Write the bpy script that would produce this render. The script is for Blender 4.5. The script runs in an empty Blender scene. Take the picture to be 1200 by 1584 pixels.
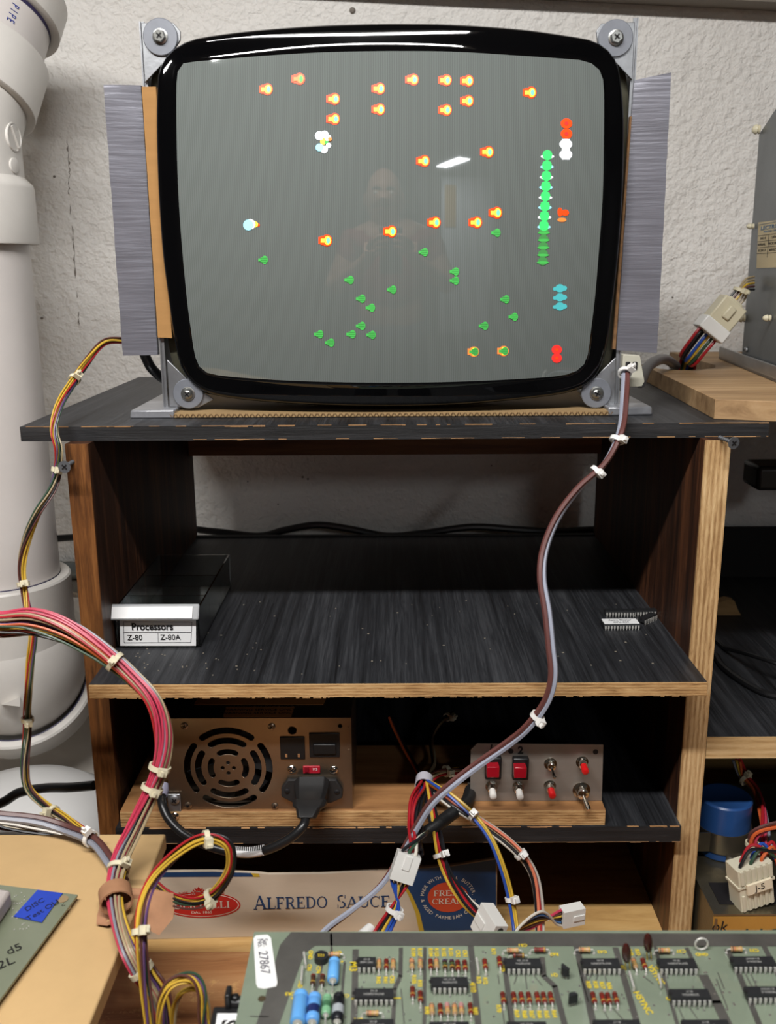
import bpy, bmesh, math, random
from mathutils import Vector, Matrix, Quaternion
random.seed(7)
C = bpy.context.scene.collection
PI = math.pi

# ------------------------------------------------------------------ camera
ZC = 1.305                                   # camera height above the floor
FPX, PITCH, YAW, ROLL = 1480.2, 0.24636, -0.0049, -0.00655
def ray(px, py):
    u, v = (px-600)/FPX, (py-792)/FPX
    c, s = math.cos(ROLL), math.sin(ROLL)
    u, v = c*u+s*v, -s*u+c*v
    c, s = math.cos(PITCH), math.sin(PITCH)
    Y1, Z = c-v*s, -s-v*c
    c, s = math.cos(YAW), math.sin(YAW)
    return Vector((c*u+s*Y1, -s*u+c*Y1, Z))
CAM = Vector((0, 0, ZC))
def P(px, py, Y):
    d = ray(px, py); return CAM+d*(Y/d.y)
def PZ(px, py, z):
    d = ray(px, py); return CAM+d*((z-ZC)/d.z)
cam = bpy.data.cameras.new('camera'); co = bpy.data.objects.new('camera', cam); C.objects.link(co)
cam.sensor_fit = 'HORIZONTAL'; cam.sensor_width = 36; cam.lens = 36*FPX/1200
cam.clip_start = 0.01; cam.clip_end = 50
f0 = ray(600, 792).normalized(); r0 = (ray(700, 792)-ray(600, 792)).normalized(); u0 = r0.cross(f0)
M3 = Matrix((r0, u0, -f0)).transposed()
co.matrix_world = Matrix.Translation(CAM) @ M3.to_4x4()
cam.dof.use_dof = True; cam.dof.focus_distance = 0.78; cam.dof.aperture_fstop = 16
bpy.context.scene.camera = co
# ------------------------------------------------------------------ world, lamps, exposure
sc = bpy.context.scene
w = bpy.data.worlds.new('world'); sc.world = w; w.use_nodes = True
w.node_tree.nodes['Background'].inputs[0].default_value = (.8, .85, 1, 1)
w.node_tree.nodes['Background'].inputs[1].default_value = .02
sc.view_settings.view_transform = 'Standard'; sc.view_settings.look = 'None'
sc.view_settings.gamma = 1; sc.view_settings.use_curve_mapping = False
sc.view_settings.exposure = 0.0
def area(name, loc, aim, sx, sy, power, col):
    l = bpy.data.lights.new(name, 'AREA'); l.shape = 'RECTANGLE'; l.size = sx; l.size_y = sy
    l.energy = power; l.color = col
    o = bpy.data.objects.new(name, l); C.objects.link(o); o.location = loc
    o.rotation_euler = (Vector(aim)-Vector(loc)).to_track_quat('-Z', 'Y').to_euler()
    return o
LAMP = (-0.22, 0.03, ZC+0.66)
area('bench_light_tube', (LAMP[0], LAMP[1], LAMP[2]), (LAMP[0], LAMP[1]+.35, LAMP[2]-1), .92, .05, 22, (1, .985, .965))
area('room_light_tube', (0.62, -2.0, ZC+.66), (0.6, -2.1, 0), .12, .6, 20, (.93, .97, 1))

# ------------------------------------------------------------------ materials
def lin(c):
    c = c/255
    return c/12.92 if c <= .04045 else ((c+.055)/1.055)**2.4
def rgb(*c): return (lin(c[0]), lin(c[1]), lin(c[2]), 1)
def newmat(name):
    m = bpy.data.materials.new(name); m.use_nodes = True
    return m, m.node_tree, m.node_tree.nodes['Principled BSDF']
_cache = {}
def mat(name, col, rough=.5, metal=0, spec=.5, noise=0, nscale=40, bump=0, bscale=200, emit=0, trans=0, ior=1.45, alpha=1, coat=0, stretch=None, col2=None):
    if name in _cache: return _cache[name]
    m, nt, b = newmat(name); _cache[name] = m
    L = nt.links.new; N = nt.nodes.new
    b.inputs['Base Color'].default_value = col
    b.inputs['Roughness'].default_value = rough; b.inputs['Metallic'].default_value = metal
    b.inputs['Specular IOR Level'].default_value = spec; b.inputs['IOR'].default_value = ior
    b.inputs['Transmission Weight'].default_value = trans; b.inputs['Alpha'].default_value = alpha
    b.inputs['Coat Weight'].default_value = coat
    if emit:
        b.inputs['Emission Color'].default_value = col; b.inputs['Emission Strength'].default_value = emit
    tc = N('ShaderNodeTexCoord'); src = tc.outputs['Object']
    if stretch:
        mp = N('ShaderNodeMapping'); mp.inputs['Scale'].default_value = stretch; L(src, mp.inputs[0]); src = mp.outputs[0]
    if noise:
        n = N('ShaderNodeTexNoise'); n.inputs['Scale'].default_value = nscale; n.inputs['Detail'].default_value = 6
        n.inputs['Roughness'].default_value = .65; L(src, n.inputs[0])
        r = N('ShaderNodeValToRGB'); r.color_ramp.elements[0].position = .32; r.color_ramp.elements[1].position = .68
        c2 = col2 or tuple(min(1, x*(1+noise)) for x in col[:3])+(1,)
        c1 = col if col2 else tuple(x*(1-noise) for x in col[:3])+(1,)
        r.color_ramp.elements[0].color = c1; r.color_ramp.elements[1].color = c2
        L(n.outputs[0], r.inputs[0]); L(r.outputs[0], b.inputs['Base Color'])
    if bump:
        n = N('ShaderNodeTexNoise'); n.inputs['Scale'].default_value = bscale; n.inputs['Detail'].default_value = 4; L(src, n.inputs[0])
        bp = N('ShaderNodeBump'); bp.inputs['Strength'].default_value = bump; bp.inputs['Distance'].default_value = .002
        L(n.outputs[0], bp.inputs['Height']); L(bp.outputs[0], b.inputs['Normal'])
    return m
def wood(name, cols, axis='X', fine=160, stretch=14, rough=.6, bump=.25, wear=None, wear_amt=.3, wscale=30, lam=None, lam_axis='Z', spec=.4, wpos=.6):
    """cols: dark, mid, light. grain runs along axis; lam = ply layers (scale) across lam_axis; wear = colour scratched through"""
    if name in _cache: return _cache[name]
    m, nt, b = newmat(name); _cache[name] = m
    L = nt.links.new; N = nt.nodes.new
    tc = N('ShaderNodeTexCoord'); mp = N('ShaderNodeMapping'); L(tc.outputs['Object'], mp.inputs[0])
    s = [1, 1, 1]; s['XYZ'.index(axis)] = 1/stretch; mp.inputs['Scale'].default_value = s
    n1 = N('ShaderNodeTexNoise'); n1.inputs['Scale'].default_value = fine; n1.inputs['Detail'].default_value = 8; n1.inputs['Roughness'].default_value = .7; n1.inputs['Distortion'].default_value = .6
    n2 = N('ShaderNodeTexNoise'); n2.inputs['Scale'].default_value = fine*.16; n2.inputs['Detail'].default_value = 3; n2.inputs['Distortion'].default_value = 1.2
    L(mp.outputs[0], n1.inputs[0]); L(mp.outputs[0], n2.inputs[0])
    mx = N('ShaderNodeMath'); mx.operation = 'MULTIPLY_ADD'; L(n1.outputs[0], mx.inputs[0]); mx.inputs[1].default_value = .55
    m2 = N('ShaderNodeMath'); m2.operation = 'MULTIPLY'; L(n2.outputs[0], m2.inputs[0]); m2.inputs[1].default_value = .45; L(m2.outputs[0], mx.inputs[2])
    val = mx.outputs[0]
    if lam:
        sx = N('ShaderNodeSeparateXYZ'); L(tc.outputs['Object'], sx.inputs[0])
        ml = N('ShaderNodeMath'); ml.operation = 'MULTIPLY'; L(sx.outputs[lam_axis], ml.inputs[0]); ml.inputs[1].default_value = lam
        sn = N('ShaderNodeMath'); sn.operation = 'SINE'; L(ml.outputs[0], sn.inputs[0])
        md = N('ShaderNodeMath'); md.operation = 'MULTIPLY_ADD'; L(sn.outputs[0], md.inputs[0]); md.inputs[1].default_value = .06; L(val, md.inputs[2]); val = md.outputs[0]
    r = N('ShaderNodeValToRGB'); e = r.color_ramp.elements; e[0].position = .36; e[0].color = cols[0]; e[1].position = .66; e[1].color = cols[2]
    k = e.new(.5); k.color = cols[1]
    L(val, r.inputs[0]); out = r.outputs[0]
    if wear:
        n3 = N('ShaderNodeTexNoise'); n3.inputs['Scale'].default_value = wscale; n3.inputs['Detail'].default_value = 9; n3.inputs['Roughness'].default_value = .75; L(tc.outputs['Object'], n3.inputs[0])
        rr = N('ShaderNodeValToRGB'); rr.color_ramp.elements[0].position = wpos; rr.color_ramp.elements[1].position = wpos+.03
        rr.color_ramp.elements[1].color = (wear_amt,)*3+(1,); rr.color_ramp.elements[0].color = (0, 0, 0, 1)
        L(n3.outputs[0], rr.inputs[0])
        mix = N('ShaderNodeMixRGB'); L(rr.outputs[0], mix.inputs[0]); L(out, mix.inputs[1]); mix.inputs[2].default_value = wear; out = mix.outputs[0]
    L(out, b.inputs['Base Color'])
    b.inputs['Roughness'].default_value = rough; b.inputs['Specular IOR Level'].default_value = spec
    bp = N('ShaderNodeBump'); bp.inputs['Strength'].default_value = bump; bp.inputs['Distance'].default_value = .001
    L(mx.outputs[0], bp.inputs['Height']); L(bp.outputs[0], b.inputs['Normal'])
    return m
def solid(c, rough=.45, **k): return mat('plastic_%d_%d_%d_%d' % (*c, int(rough*100)), rgb(*c), rough, **k)

# ------------------------------------------------------------------ mesh builder
class MB:
    def __init__(s): s.v = []; s.f = []; s.mi = []; s.k = 0; s.T = Matrix.Identity(4)
    def add(s, vs, fs, k=None):
        n = len(s.v); s.v += [s.T @ Vector(p) for p in vs]
        s.f += [tuple(i+n for i in f) for f in fs]; s.mi += [s.k if k is None else k]*len(fs); return s
    def box(s, c, d, k=None, R=None):
        x, y, z = d[0]/2, d[1]/2, d[2]/2
        vs = [Vector((a, b, e)) for a in (-x, x) for b in (-y, y) for e in (-z, z)]
        if R: vs = [R @ p for p in vs]
        vs = [p+Vector(c) for p in vs]
        return s.add(vs, [(0, 1, 3, 2), (4, 6, 7, 5), (0, 4, 5, 1), (2, 3, 7, 6), (0, 2, 6, 4), (1, 5, 7, 3)], k)
    def bb(s, x0, x1, y0, y1, z0, z1, k=None):
        return s.box(((x0+x1)/2, (y0+y1)/2, (z0+z1)/2), (x1-x0, y1-y0, z1-z0), k)
    def hexa(s, q, off, k=None):                 # quad/polygon q extruded by vector off
        n = len(q); q = [Vector(p) for p in q]; o = Vector(off)
        return s.add(q+[p+o for p in q], [tuple(range(n))[::-1], tuple(range(n, 2*n))]+[(i, (i+1) % n, (i+1) % n+n, i+n) for i in range(n)], k)
    def rings(s, rs, k=None, cap=(True, True), closed=False):
        n = len(rs[0]); vs = [p for r in rs for p in r]; fs = []
        m = len(rs)
        for j in range(m if closed else m-1):
            for i in range(n):
                a = j*n+i; b_ = j*n+(i+1) % n; c = ((j+1) % m)*n+(i+1) % n; d = ((j+1) % m)*n+i
                fs.append((a, b_, c, d))
        if not closed:
            if cap[0]: fs.append(tuple(range(n))[::-1])
            if cap[1]: fs.append(tuple(range((m-1)*n, m*n)))
        return s.add(vs, fs, k)
    def tube(s, pts, r, n=8, k=None, closed=False, flat=1):
        pts = [Vector(p) for p in pts]; m = len(pts); rs = []; up = None
        for i, p in enumerate(pts):
            a = pts[(i-1) % m] if (closed or i > 0) else pts[i]; b = pts[(i+1) % m] if (closed or i < m-1) else pts[i]
            t = (b-a).normalized()
            if up is None: up = t.orthogonal().normalized()
            up = (up-t*up.dot(t)).normalized(); sd = t.cross(up)
            rr = r[i] if isinstance(r, (list, tuple)) else r
            rs.append([p+up*math.cos(2*PI*j/n)*rr+sd*math.sin(2*PI*j/n)*rr*flat for j in range(n)])
        return s.rings(rs, k, closed=closed)
    def cyl(s, p0, p1, r0, r1=None, n=24, k=None, cap=(True, True)):
        p0, p1 = Vector(p0), Vector(p1); r1 = r0 if r1 is None else r1
        t = (p1-p0).normalized(); u = t.orthogonal().normalized(); w_ = t.cross(u)
        return s.rings([[p+u*math.cos(2*PI*j/n)*r+w_*math.sin(2*PI*j/n)*r for j in range(n)] for p, r in ((p0, r0), (p1, r1))], k, cap)
    def lathe(s, p0, ax, prof, n=24, k=None, cap=(True, True)):
        p0 = Vector(p0); t = Vector(ax).normalized(); u = t.orthogonal().normalized(); w_ = t.cross(u)
        return s.rings([[p0+t*h+u*math.cos(2*PI*j/n)*r+w_*math.sin(2*PI*j/n)*r for j in range(n)] for h, r in prof], k, cap)
    def ball(s, c, r, n=12, k=None, sc=(1, 1, 1)):
        c = Vector(c); rs = []
        for i in range(1, n):
            a = PI*i/n; rs.append([c+Vector((math.sin(a)*math.cos(2*PI*j/(2*n))*r*sc[0], math.sin(a)*math.sin(2*PI*j/(2*n))*r*sc[1], -math.cos(a)*r*sc[2])) for j in range(2*n)])
        return s.rings(rs, k)
    def text(s, body, M, size, k=None, bold=0, sx=1, align='CENTER', extrude=0.00008, shear=0):
        cu = bpy.data.curves.new('t', 'FONT'); cu.body = body; cu.size = size; cu.align_x = align; cu.align_y = 'CENTER'
        cu.offset = bold; cu.extrude = extrude; cu.resolution_u = 3; cu.shear = shear
        o = bpy.data.objects.new('t', cu); C.objects.link(o)
        dg = bpy.context.evaluated_depsgraph_get(); dg.update(); me = o.evaluated_get(dg).to_mesh()
        S = Matrix.Diagonal((sx, 1, 1, 1))
        s.add([M @ S @ p.co for p in me.vertices], [tuple(q.vertices) for q in me.polygons], k)
        o.evaluated_get(dg).to_mesh_clear(); bpy.data.objects.remove(o); bpy.data.curves.remove(cu); return s
    def build(s, name, mats, parent=None, smooth=35, bevel=0, segs=2, kind=None, origin=None):
        me = bpy.data.meshes.new(name)
        if origin is None:
            if parent is not None: origin = Vector(parent['_o'])
            else:
                xs = [p.x for p in s.v]; ys = [p.y for p in s.v]; zs = [p.z for p in s.v]
                origin = Vector(((min(xs)+max(xs))/2, (min(ys)+max(ys))/2, min(zs)))
        origin = Vector(origin)
        me.from_pydata([p-origin for p in s.v], [], s.f)
        for m in (mats if isinstance(mats, (list, tuple)) else [mats]): me.materials.append(m)
        for p, i in zip(me.polygons, s.mi): p.material_index = i
        bm = bmesh.new(); bm.from_mesh(me); bmesh.ops.recalc_face_normals(bm, faces=bm.faces); bm.to_mesh(me); bm.free()
        if smooth:
            me.polygons.foreach_set('use_smooth', [True]*len(me.polygons)); me.set_sharp_from_angle(angle=math.radians(smooth))
        o = bpy.data.objects.new(name, me); C.objects.link(o)
        o['_o'] = list(origin)
        if parent is not None: o.parent = parent
        else: o.location = origin
        if bevel:
            b = o.modifiers.new('bevel', 'BEVEL'); b.width = bevel; b.segments = segs; b.limit_method = 'ANGLE'; b.angle_limit = math.radians(40)
        if kind: o['kind'] = kind
        return o
def tag(o, label, cat, group=None):
    o['label'] = label; o['category'] = cat
    if group: o['group'] = group
    return o
def thing(name, label, cat, loc, group=None, rot=None):
    o = bpy.data.objects.new(name, None); C.objects.link(o); o.location = loc; o.empty_display_size = .02
    o['_o'] = list(loc)
    if rot: o.rotation_euler = rot; o['_o'] = [0, 0, 0]
    return tag(o, label, cat, group)
def dup(o, parent=None, data=None):
    c = o.copy(); C.objects.link(c)
    if parent: c.parent = parent
    for ch in list(o.children): dup(ch, c)
    return c
def frame(o, x, y):                                   # matrix with given origin and x / y directions
    x = Vector(x).normalized(); y = Vector(y); y = (y-x*y.dot(x)).normalized(); z = x.cross(y)
    return Matrix.Translation(o) @ Matrix((x, y, z)).transposed().to_4x4()
def spline(pts, step=6):
    pts = [Vector(p) for p in pts]; out = []
    q = [2*pts[0]-pts[1]]+pts+[2*pts[-1]-pts[-2]]
    for i in range(1, len(q)-2):
        for j in range(step):
            t = j/step; a, b, c, d = q[i-1:i+3]
            out.append(.5*((2*b)+(c-a)*t+(2*a-5*b+4*c-d)*t*t+(3*b-a-3*c+d)*t*t*t))
    out.append(pts[-1]); return out
FACE = lambda o: frame(o, (1, 0, 0), (0, 0, 1))       # text that faces the camera on an upright plane

# shared colours
M_TIE = mat('nylon_natural', rgb(205, 197, 170), .4, spec=.5)
M_TIEW = mat('nylon_white', rgb(225, 224, 220), .35)
M_ZINC = mat('zinc_steel', rgb(158, 160, 163), .38, metal=.85, noise=.12, nscale=90, bump=.05)
M_ZINCD = mat('dull_steel', rgb(112, 110, 106), .4, metal=.9, noise=.15, nscale=60)
M_CHROME = mat('nickel', rgb(215, 210, 200), .16, metal=1)
M_BLACKP = mat('black_plastic', rgb(22, 22, 23), .38)
M_RUBBER = mat('black_rubber', rgb(26, 26, 27), .32)
M_DUCT = mat('duct_tape', rgb(110, 110, 118), .38, metal=.35, noise=.10, nscale=14, bump=.22, bscale=60, stretch=(.35, .5, 5))
M_DUCTS = mat('duct_tape_shiny', rgb(160, 161, 166), .3, metal=.6, noise=.15, nscale=30, bump=.4, bscale=60)
M_INK = mat('black_ink', rgb(22, 20, 22), .6)
M_CLEARN = mat('clear_nylon', rgb(206, 203, 186), .3, trans=.25, ior=1.3)
WIRE = {}
def wm(c):
    if c not in WIRE: WIRE[c] = mat('wire_%d_%d_%d' % c, rgb(*c), .38)
    return WIRE[c]
YE, GN, BR, BK, WH, RD, PK, OR, BU, GY, PU, TN, LB = (196, 160, 56), (46, 72, 54), (88, 54, 50), (24, 24, 28), (200, 194, 182), (160, 30, 38), (182, 56, 80), (196, 90, 46), (36, 74, 160), (128, 130, 140), (88, 62, 104), (158, 142, 112), (132, 148, 184)
def add_tie(parent, p, t, r, matl=None, width=.0032, head=True, hd=None):
    t = Vector(t).normalized(); mb = MB()
    u = t.orthogonal().normalized(); v = t.cross(u); rs = []
    prof = [(-width/2, r+.0001), (-width/2, r+.0013), (width/2, r+.0013), (width/2, r+.0001)]
    n = 20
    rs = [[p+t*h+(u*math.cos(2*PI*j/n)+v*math.sin(2*PI*j/n))*q for h, q in prof] for j in range(n)]
    mb.rings(rs, closed=True)
    if head:
        h = Vector(hd or (.5, -1, .2)); h = (h-t*h.dot(t)).normalized(); s_ = t.cross(h)
        R = Matrix((t, s_, h)).transposed()
        mb.box(p+h*(r+.0028), (.0048, .0055, .0042), R=R)
        mb.box(p+h*(r+.0055)+s_*.001, (.003, .0015, .004), R=R)
    return mb.build('cable_tie', matl or M_TIE, parent)
def harness(name, label, cat, path, cols, R=.006, wr=.0011, ties=(), twist=1.5, group=None, step=8, n=6, tiem=None, spread=None, tie_scale=1.0, hd=None):
    ctr = spline([P(*p) if not isinstance(p, Vector) else p for p in path], step)
    lo = min(ctr, key=lambda p: p.z)
    root = thing(name, label, cat, lo, group)
    m = len(ctr); fr = []; up = None
    for i in range(m):
        t = (ctr[min(i+1, m-1)]-ctr[max(i-1, 0)]).normalized()
        if up is None: up = t.orthogonal().normalized()
        up = (up-t*up.dot(t)).normalized(); fr.append((t, up.copy(), t.cross(up)))
    N = len(cols)
    for k, c in enumerate(cols):
        rr = R*math.sqrt((k+.35)/N); a0 = k*2.39996; ph = random.random()*6; amp = random.uniform(.1, .3)
        pts = []
        for i, p in enumerate(ctr):
            f = i/(m-1); sp = 1
            if spread: sp = 1+spread(f)
            a = a0+twist*2*PI*f+amp*math.sin(ph+9*f); q = rr*sp*(1+.12*math.sin(ph+14*f))
            pts.append(p+fr[i][1]*math.cos(a)*q+fr[i][2]*math.sin(a)*q)
        MB().tube(pts, wr, n).build('wire', wm(c), root)
    for f in ties:
        i = int(f*(m-1)); add_tie(root, ctr[i], fr[i][0], R*tie_scale+wr*.6, tiem, hd=hd)
    return root
def cable(mb, path, r, n=10, step=8, k=None):
    return mb.tube(spline([P(*p) if not isinstance(p, Vector) else p for p in path], step), r, n, k)

# ================================================================== the room
WY = 1.17
def wallmat(name, c1, c2, b=.7):
    m = mat(name, c1, .85, noise=.1, nscale=3.0, col2=c2, spec=.2)
    nt = m.node_tree; N = nt.nodes.new; L = nt.links.new; bs = nt.nodes['Principled BSDF']
    tc = N('ShaderNodeTexCoord'); a = N('ShaderNodeTexNoise'); a.inputs['Scale'].default_value = 150; a.inputs['Detail'].default_value = 2.5; a.inputs['Distortion'].default_value = .3
    d = N('ShaderNodeTexNoise'); d.inputs['Scale'].default_value = 28; d.inputs['Detail'].default_value = 3
    L(tc.outputs['Object'], a.inputs[0]); L(tc.outputs['Object'], d.inputs[0])
    ma = N('ShaderNodeMath'); ma.operation = 'MULTIPLY_ADD'; L(d.outputs[0], ma.inputs[0]); ma.inputs[1].default_value = 1.3; L(a.outputs[0], ma.inputs[2])
    bp = N('ShaderNodeBump'); bp.inputs['Strength'].default_value = b; bp.inputs['Distance'].default_value = .0055
    L(ma.outputs[0], bp.inputs['Height']); L(bp.outputs[0], bs.inputs['Normal']); return m
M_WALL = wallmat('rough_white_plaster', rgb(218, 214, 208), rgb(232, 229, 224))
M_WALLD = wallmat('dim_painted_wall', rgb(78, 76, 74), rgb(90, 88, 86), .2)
M_CONC = mat('concrete_floor', rgb(92, 90, 86), .8, noise=.2, nscale=5)
def struct(name, b, m):
    o = b.build(name, m, smooth=0); o['kind'] = 'structure'; return o
struct('wall_back', MB().bb(-1.7, 1.9, WY, WY+.1, 0, 2.4), M_WALL)
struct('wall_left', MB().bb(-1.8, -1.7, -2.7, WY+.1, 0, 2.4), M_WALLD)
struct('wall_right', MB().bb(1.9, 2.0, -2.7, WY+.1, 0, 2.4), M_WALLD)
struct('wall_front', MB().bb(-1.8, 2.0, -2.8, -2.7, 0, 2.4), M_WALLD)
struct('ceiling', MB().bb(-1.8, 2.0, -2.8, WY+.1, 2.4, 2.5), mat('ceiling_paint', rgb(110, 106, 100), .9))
struct('floor', MB().bb(-1.8, 2.0, -2.8, WY+.1, -.1, 0), M_CONC)
# the crack and small marks in the plaster
mb = MB()
for a, b_ in (((104, 215), (108, 262)), ((108, 262), (106, 300)), ((106, 300), (113, 372)), ((113, 372), (118, 460)), ((122, 470), (123, 520))):
    p, q = P(*a, WY-.0006), P(*b_, WY-.0006); n_ = 9
    pts = [p.lerp(q, i/n_)+Vector((random.uniform(-.0012, .0012), 0, 0)) for i in range(n_+1)]
    for i in range(0, n_, 2):
        if random.random() < .75: mb.tube(pts[i:i+3], [.0001, random.uniform(.0003, .0012), .0001][:len(pts[i:i+3])], 5)
for (x, y, r) in ((84, 273, .0016), (65, 492, .0018), (545, 16, .0035), (468, 738, .0015), (476, 741, .0014), (430, 780, .001), (383, 745, .001), (760, 720, .001), (1040, 460, .0012), (1160, 402, .0012)):
    mb.ball(P(x, y, WY-.0005), r, 5)
o = mb.build('plaster_crack', mat('crack_dirt', rgb(128, 120, 112), .9), kind='structure')

M_TABLE = wood('bench_top_ply', (rgb(168, 128, 76), rgb(196, 156, 98), rgb(212, 176, 120)), 'X', 70, 8, .55, .12)
TZ = .75
t = thing('workbench', 'pale plywood workbench top under the black shelf cabinet', 'workbench', (0, .5, 0))
MB().bb(-.95, 1.0, .0, WY-.02, TZ-.03, TZ).build('bench_top', M_TABLE, t, bevel=.001)
M_LEGW = wood('bench_leg_pine', (rgb(120, 88, 52), rgb(160, 122, 78), rgb(180, 144, 96)), 'Z', 60, 10)
for x in (-.9, .95):
    for y in (.05, WY-.07): MB().bb(x-.04, x+.04, y-.04, y+.04, 0, TZ-.03).build('leg', M_LEGW, t, bevel=.001)

# ================================================================== the black shelf cabinet
F = .6992; YB = 1.0648; XL, XR = -.2256, .2316; TL, TR = .0171, .0188
ZB = ZC-.12276; BT = .011; ZT = ZB+BT
M_BLK = wood('black_painted_ply', (rgb(17, 17, 19), rgb(38, 39, 42), rgb(64, 65, 68)), 'Y', 460, 34, .5, .5, wear=rgb(150, 140, 125), wear_amt=.4, wscale=70, wpos=.69)
M_BLKX = wood('black_painted_edge', (rgb(14, 14, 15), rgb(28, 28, 30), rgb(48, 47, 48)), 'X', 260, 18, .6, 1.0, wear=rgb(196, 150, 100), wear_amt=.8, wscale=90, wpos=.70)
M_BARE = wood('worn_bare_edge', (rgb(120, 86, 54), rgb(160, 120, 80), rgb(196, 156, 112)), 'X', 200, 10, .7, .4)
M_PLYE = wood('ply_edge_light', (rgb(142, 106, 66), rgb(186, 150, 104), rgb(214, 182, 136)), 'Z', 620, 9, .75, .8, lam=1700, lam_axis='X')
M_PLYEX = wood('ply_edge_shelf', (rgb(128, 92, 54), rgb(178, 138, 90), rgb(206, 170, 120)), 'X', 560, 9, .75, .8, lam=2600, lam_axis='Z')
M_STAIN = wood('dark_stained_ply', (rgb(24, 13, 8), rgb(62, 35, 20), rgb(114, 70, 42)), 'Z', 210, 20, .5, .5)
M_STAINE = wood('stained_edge', (rgb(42, 23, 10), rgb(98, 59, 27), rgb(144, 95, 50)), 'Z', 260, 14, .5, .7)
cab = thing('shelf_cabinet', 'plywood shelf cabinet painted black with bare plywood front edges', 'cabinet', (0, .88, TZ))
def panel(x0, x1, me, inner):
    b = MB(); b.bb(x0, x1, F+.002, YB, TZ, ZB, 0); b.bb(x0, x1, F, F+.002, TZ, ZB, 1)
    return b.build('side_panel', [M_STAIN, me], cab)
p = panel(XL-TL, XL, M_STAINE, 1); p['label'] = 'brown stained left side panel'
p = panel(XR, XR+TR, M_PLYE, 0); p['label'] = 'right side panel with pale layered plywood edge'
YF = .7126; XbL, XbR = -.280, .2827
def ragged(y, z, x0, x1, amp, n=70, hmin=.0001):
    """thin worn strip of bare wood along an edge, broken in places"""
    b = MB(); x = x0
    while x < x1:
        l = random.uniform(.001, .014); h = random.uniform(hmin, amp)**1*random.uniform(.2, 1)
        if random.random() < .62: b.bb(x, min(x+l, x1), y-.0003, y+.001, z-h, z+.00012)
        x += l
    return b
b = MB(); b.bb(XbL, XbR, YF+.001, YB, ZB, ZT, 0); b.bb(XbL, XbR, YF, YF+.001, ZB, ZT, 1)
b.build('top_board', [M_BLK, M_BLKX], cab)
b = ragged(YF, ZT, XbL, XbR, .0009); b.build('worn_edge', M_BARE, [c for c in cab.children if c.name.startswith('top_board')][0], kind='stuff')
b = ragged(YF, ZB+.0008, XbL+.13, XbR, .0008); b.build('worn_edge', M_BARE, [c for c in cab.children if c.name.startswith('top_board')][0], kind='stuff')
ZS = ZC-.2955; ST = .0103; YS = .6546
b = MB(); b.bb(XL, XR, YS+.0015, YB, ZS-ST, ZS, 0); b.bb(XL, XR, YS, YS+.0015, ZS-ST, ZS-.0004, 1)
s_mid = b.build('shelf', [M_BLK, M_PLYEX], cab); s_mid['label'] = 'middle shelf sticking out past the side panels'
b = MB(); x = XL
while x < XR:                                     # torn fibres under the shelf's front edge
    l = random.uniform(.0015, .006); h = random.uniform(.0002, .0011); b.bb(x, x+l, YS+.0002, YS+.0015, ZS-ST-h, ZS-ST+.0002); x += l*random.uniform(1, 1.6)
b.build('splintered_edge', M_PLYEX, s_mid)
b = MB()
for _ in range(50):
    a, d_ = random.uniform(XL+.02, XR-.01), random.uniform(YS+.012, .84); r = random.uniform(.0003, .0008)
    b.box((a, d_, ZS+.0001), (r*2.2, r*1.6, .0003))
for _ in range(26):
    b.box((random.uniform(XL+.02, -.10), random.uniform(.67, .74), ZS+.0001), (.0011, .0009, .0003))
b.build('paint_specks', mat('speck', rgb(128, 120, 106), .8), s_mid, kind='stuff')
ZL = ZC-.436; LT = .0144; YL = .688
b = MB(); b.bb(XL, XR, YL+.001, YB, ZL-LT, ZL, 0); b.bb(XL, XR, YL, YL+.001, ZL-LT, ZL, 1)
s_low = b.build('shelf', [M_BLK, M_BLKX], cab); s_low['label'] = 'lower shelf painted black all over'
ragged(YL, ZL, XL+.01, XR, .001).build('worn_edge', M_BARE, s_low, kind='stuff'); ragged(YL, ZL-LT+.0006, XL, XR, .0006).build('worn_edge', M_BARE, s_low, kind='stuff')
pl, pr = P(300, 700, YB), P(925, 702, YB)
MB().bb(XL, XR, YB-.02, YB, pl.z, ZB).build('back_rail', wood('rail_pine', (rgb(84, 50, 26), rgb(120, 76, 42), rgb(146, 98, 58)), 'X', 120, 14), cab)
M_BK2 = mat('black_board_back', rgb(16, 15, 15), .8)
bz = P(600, 826, YB).z
MB().bb(XL, XR, YB-.008, YB, TZ, bz).build('back_panel', M_BK2, cab)

def screw_head(parent, c, ax, r, name='screw', m=None, h=.0025, hexa=False, flange=0):
    """phillips head screw whose axis points along ax"""
    c = Vector(c); ax = Vector(ax).normalized(); b = MB()
    if flange: b.lathe(c, ax, [(0, flange), (.0008, flange), (.001, flange*.9)], 20, 0)
    if hexa: b.lathe(c, ax, [(0, r), (h*.8, r), (h, r*.88)], 6, 0)
    else: b.lathe(c, ax, [(0, r), (h*.35, r), (h*.8, r*.75), (h, r*.4)], 20, 0)
    u = Vector((0, 0, 1)); u = (u-ax*u.dot(ax)); u = (u.normalized() if u.length > .1 else Vector((0, 1, 0))); v = ax.cross(u)
    a = random.uniform(.2, 1.2); u, v = u*math.cos(a)+v*math.sin(a), v*math.cos(a)-u*math.sin(a)
    R = Matrix((u, v, ax)).transposed()
    b.box(c+ax*h, (r*1.05, r*.24, .0005), 1, R); b.box(c+ax*h, (r*.24, r*1.05, .0005), 1, R)
    return b.build(name, [m or M_ZINC, M_INK], parent)
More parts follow.
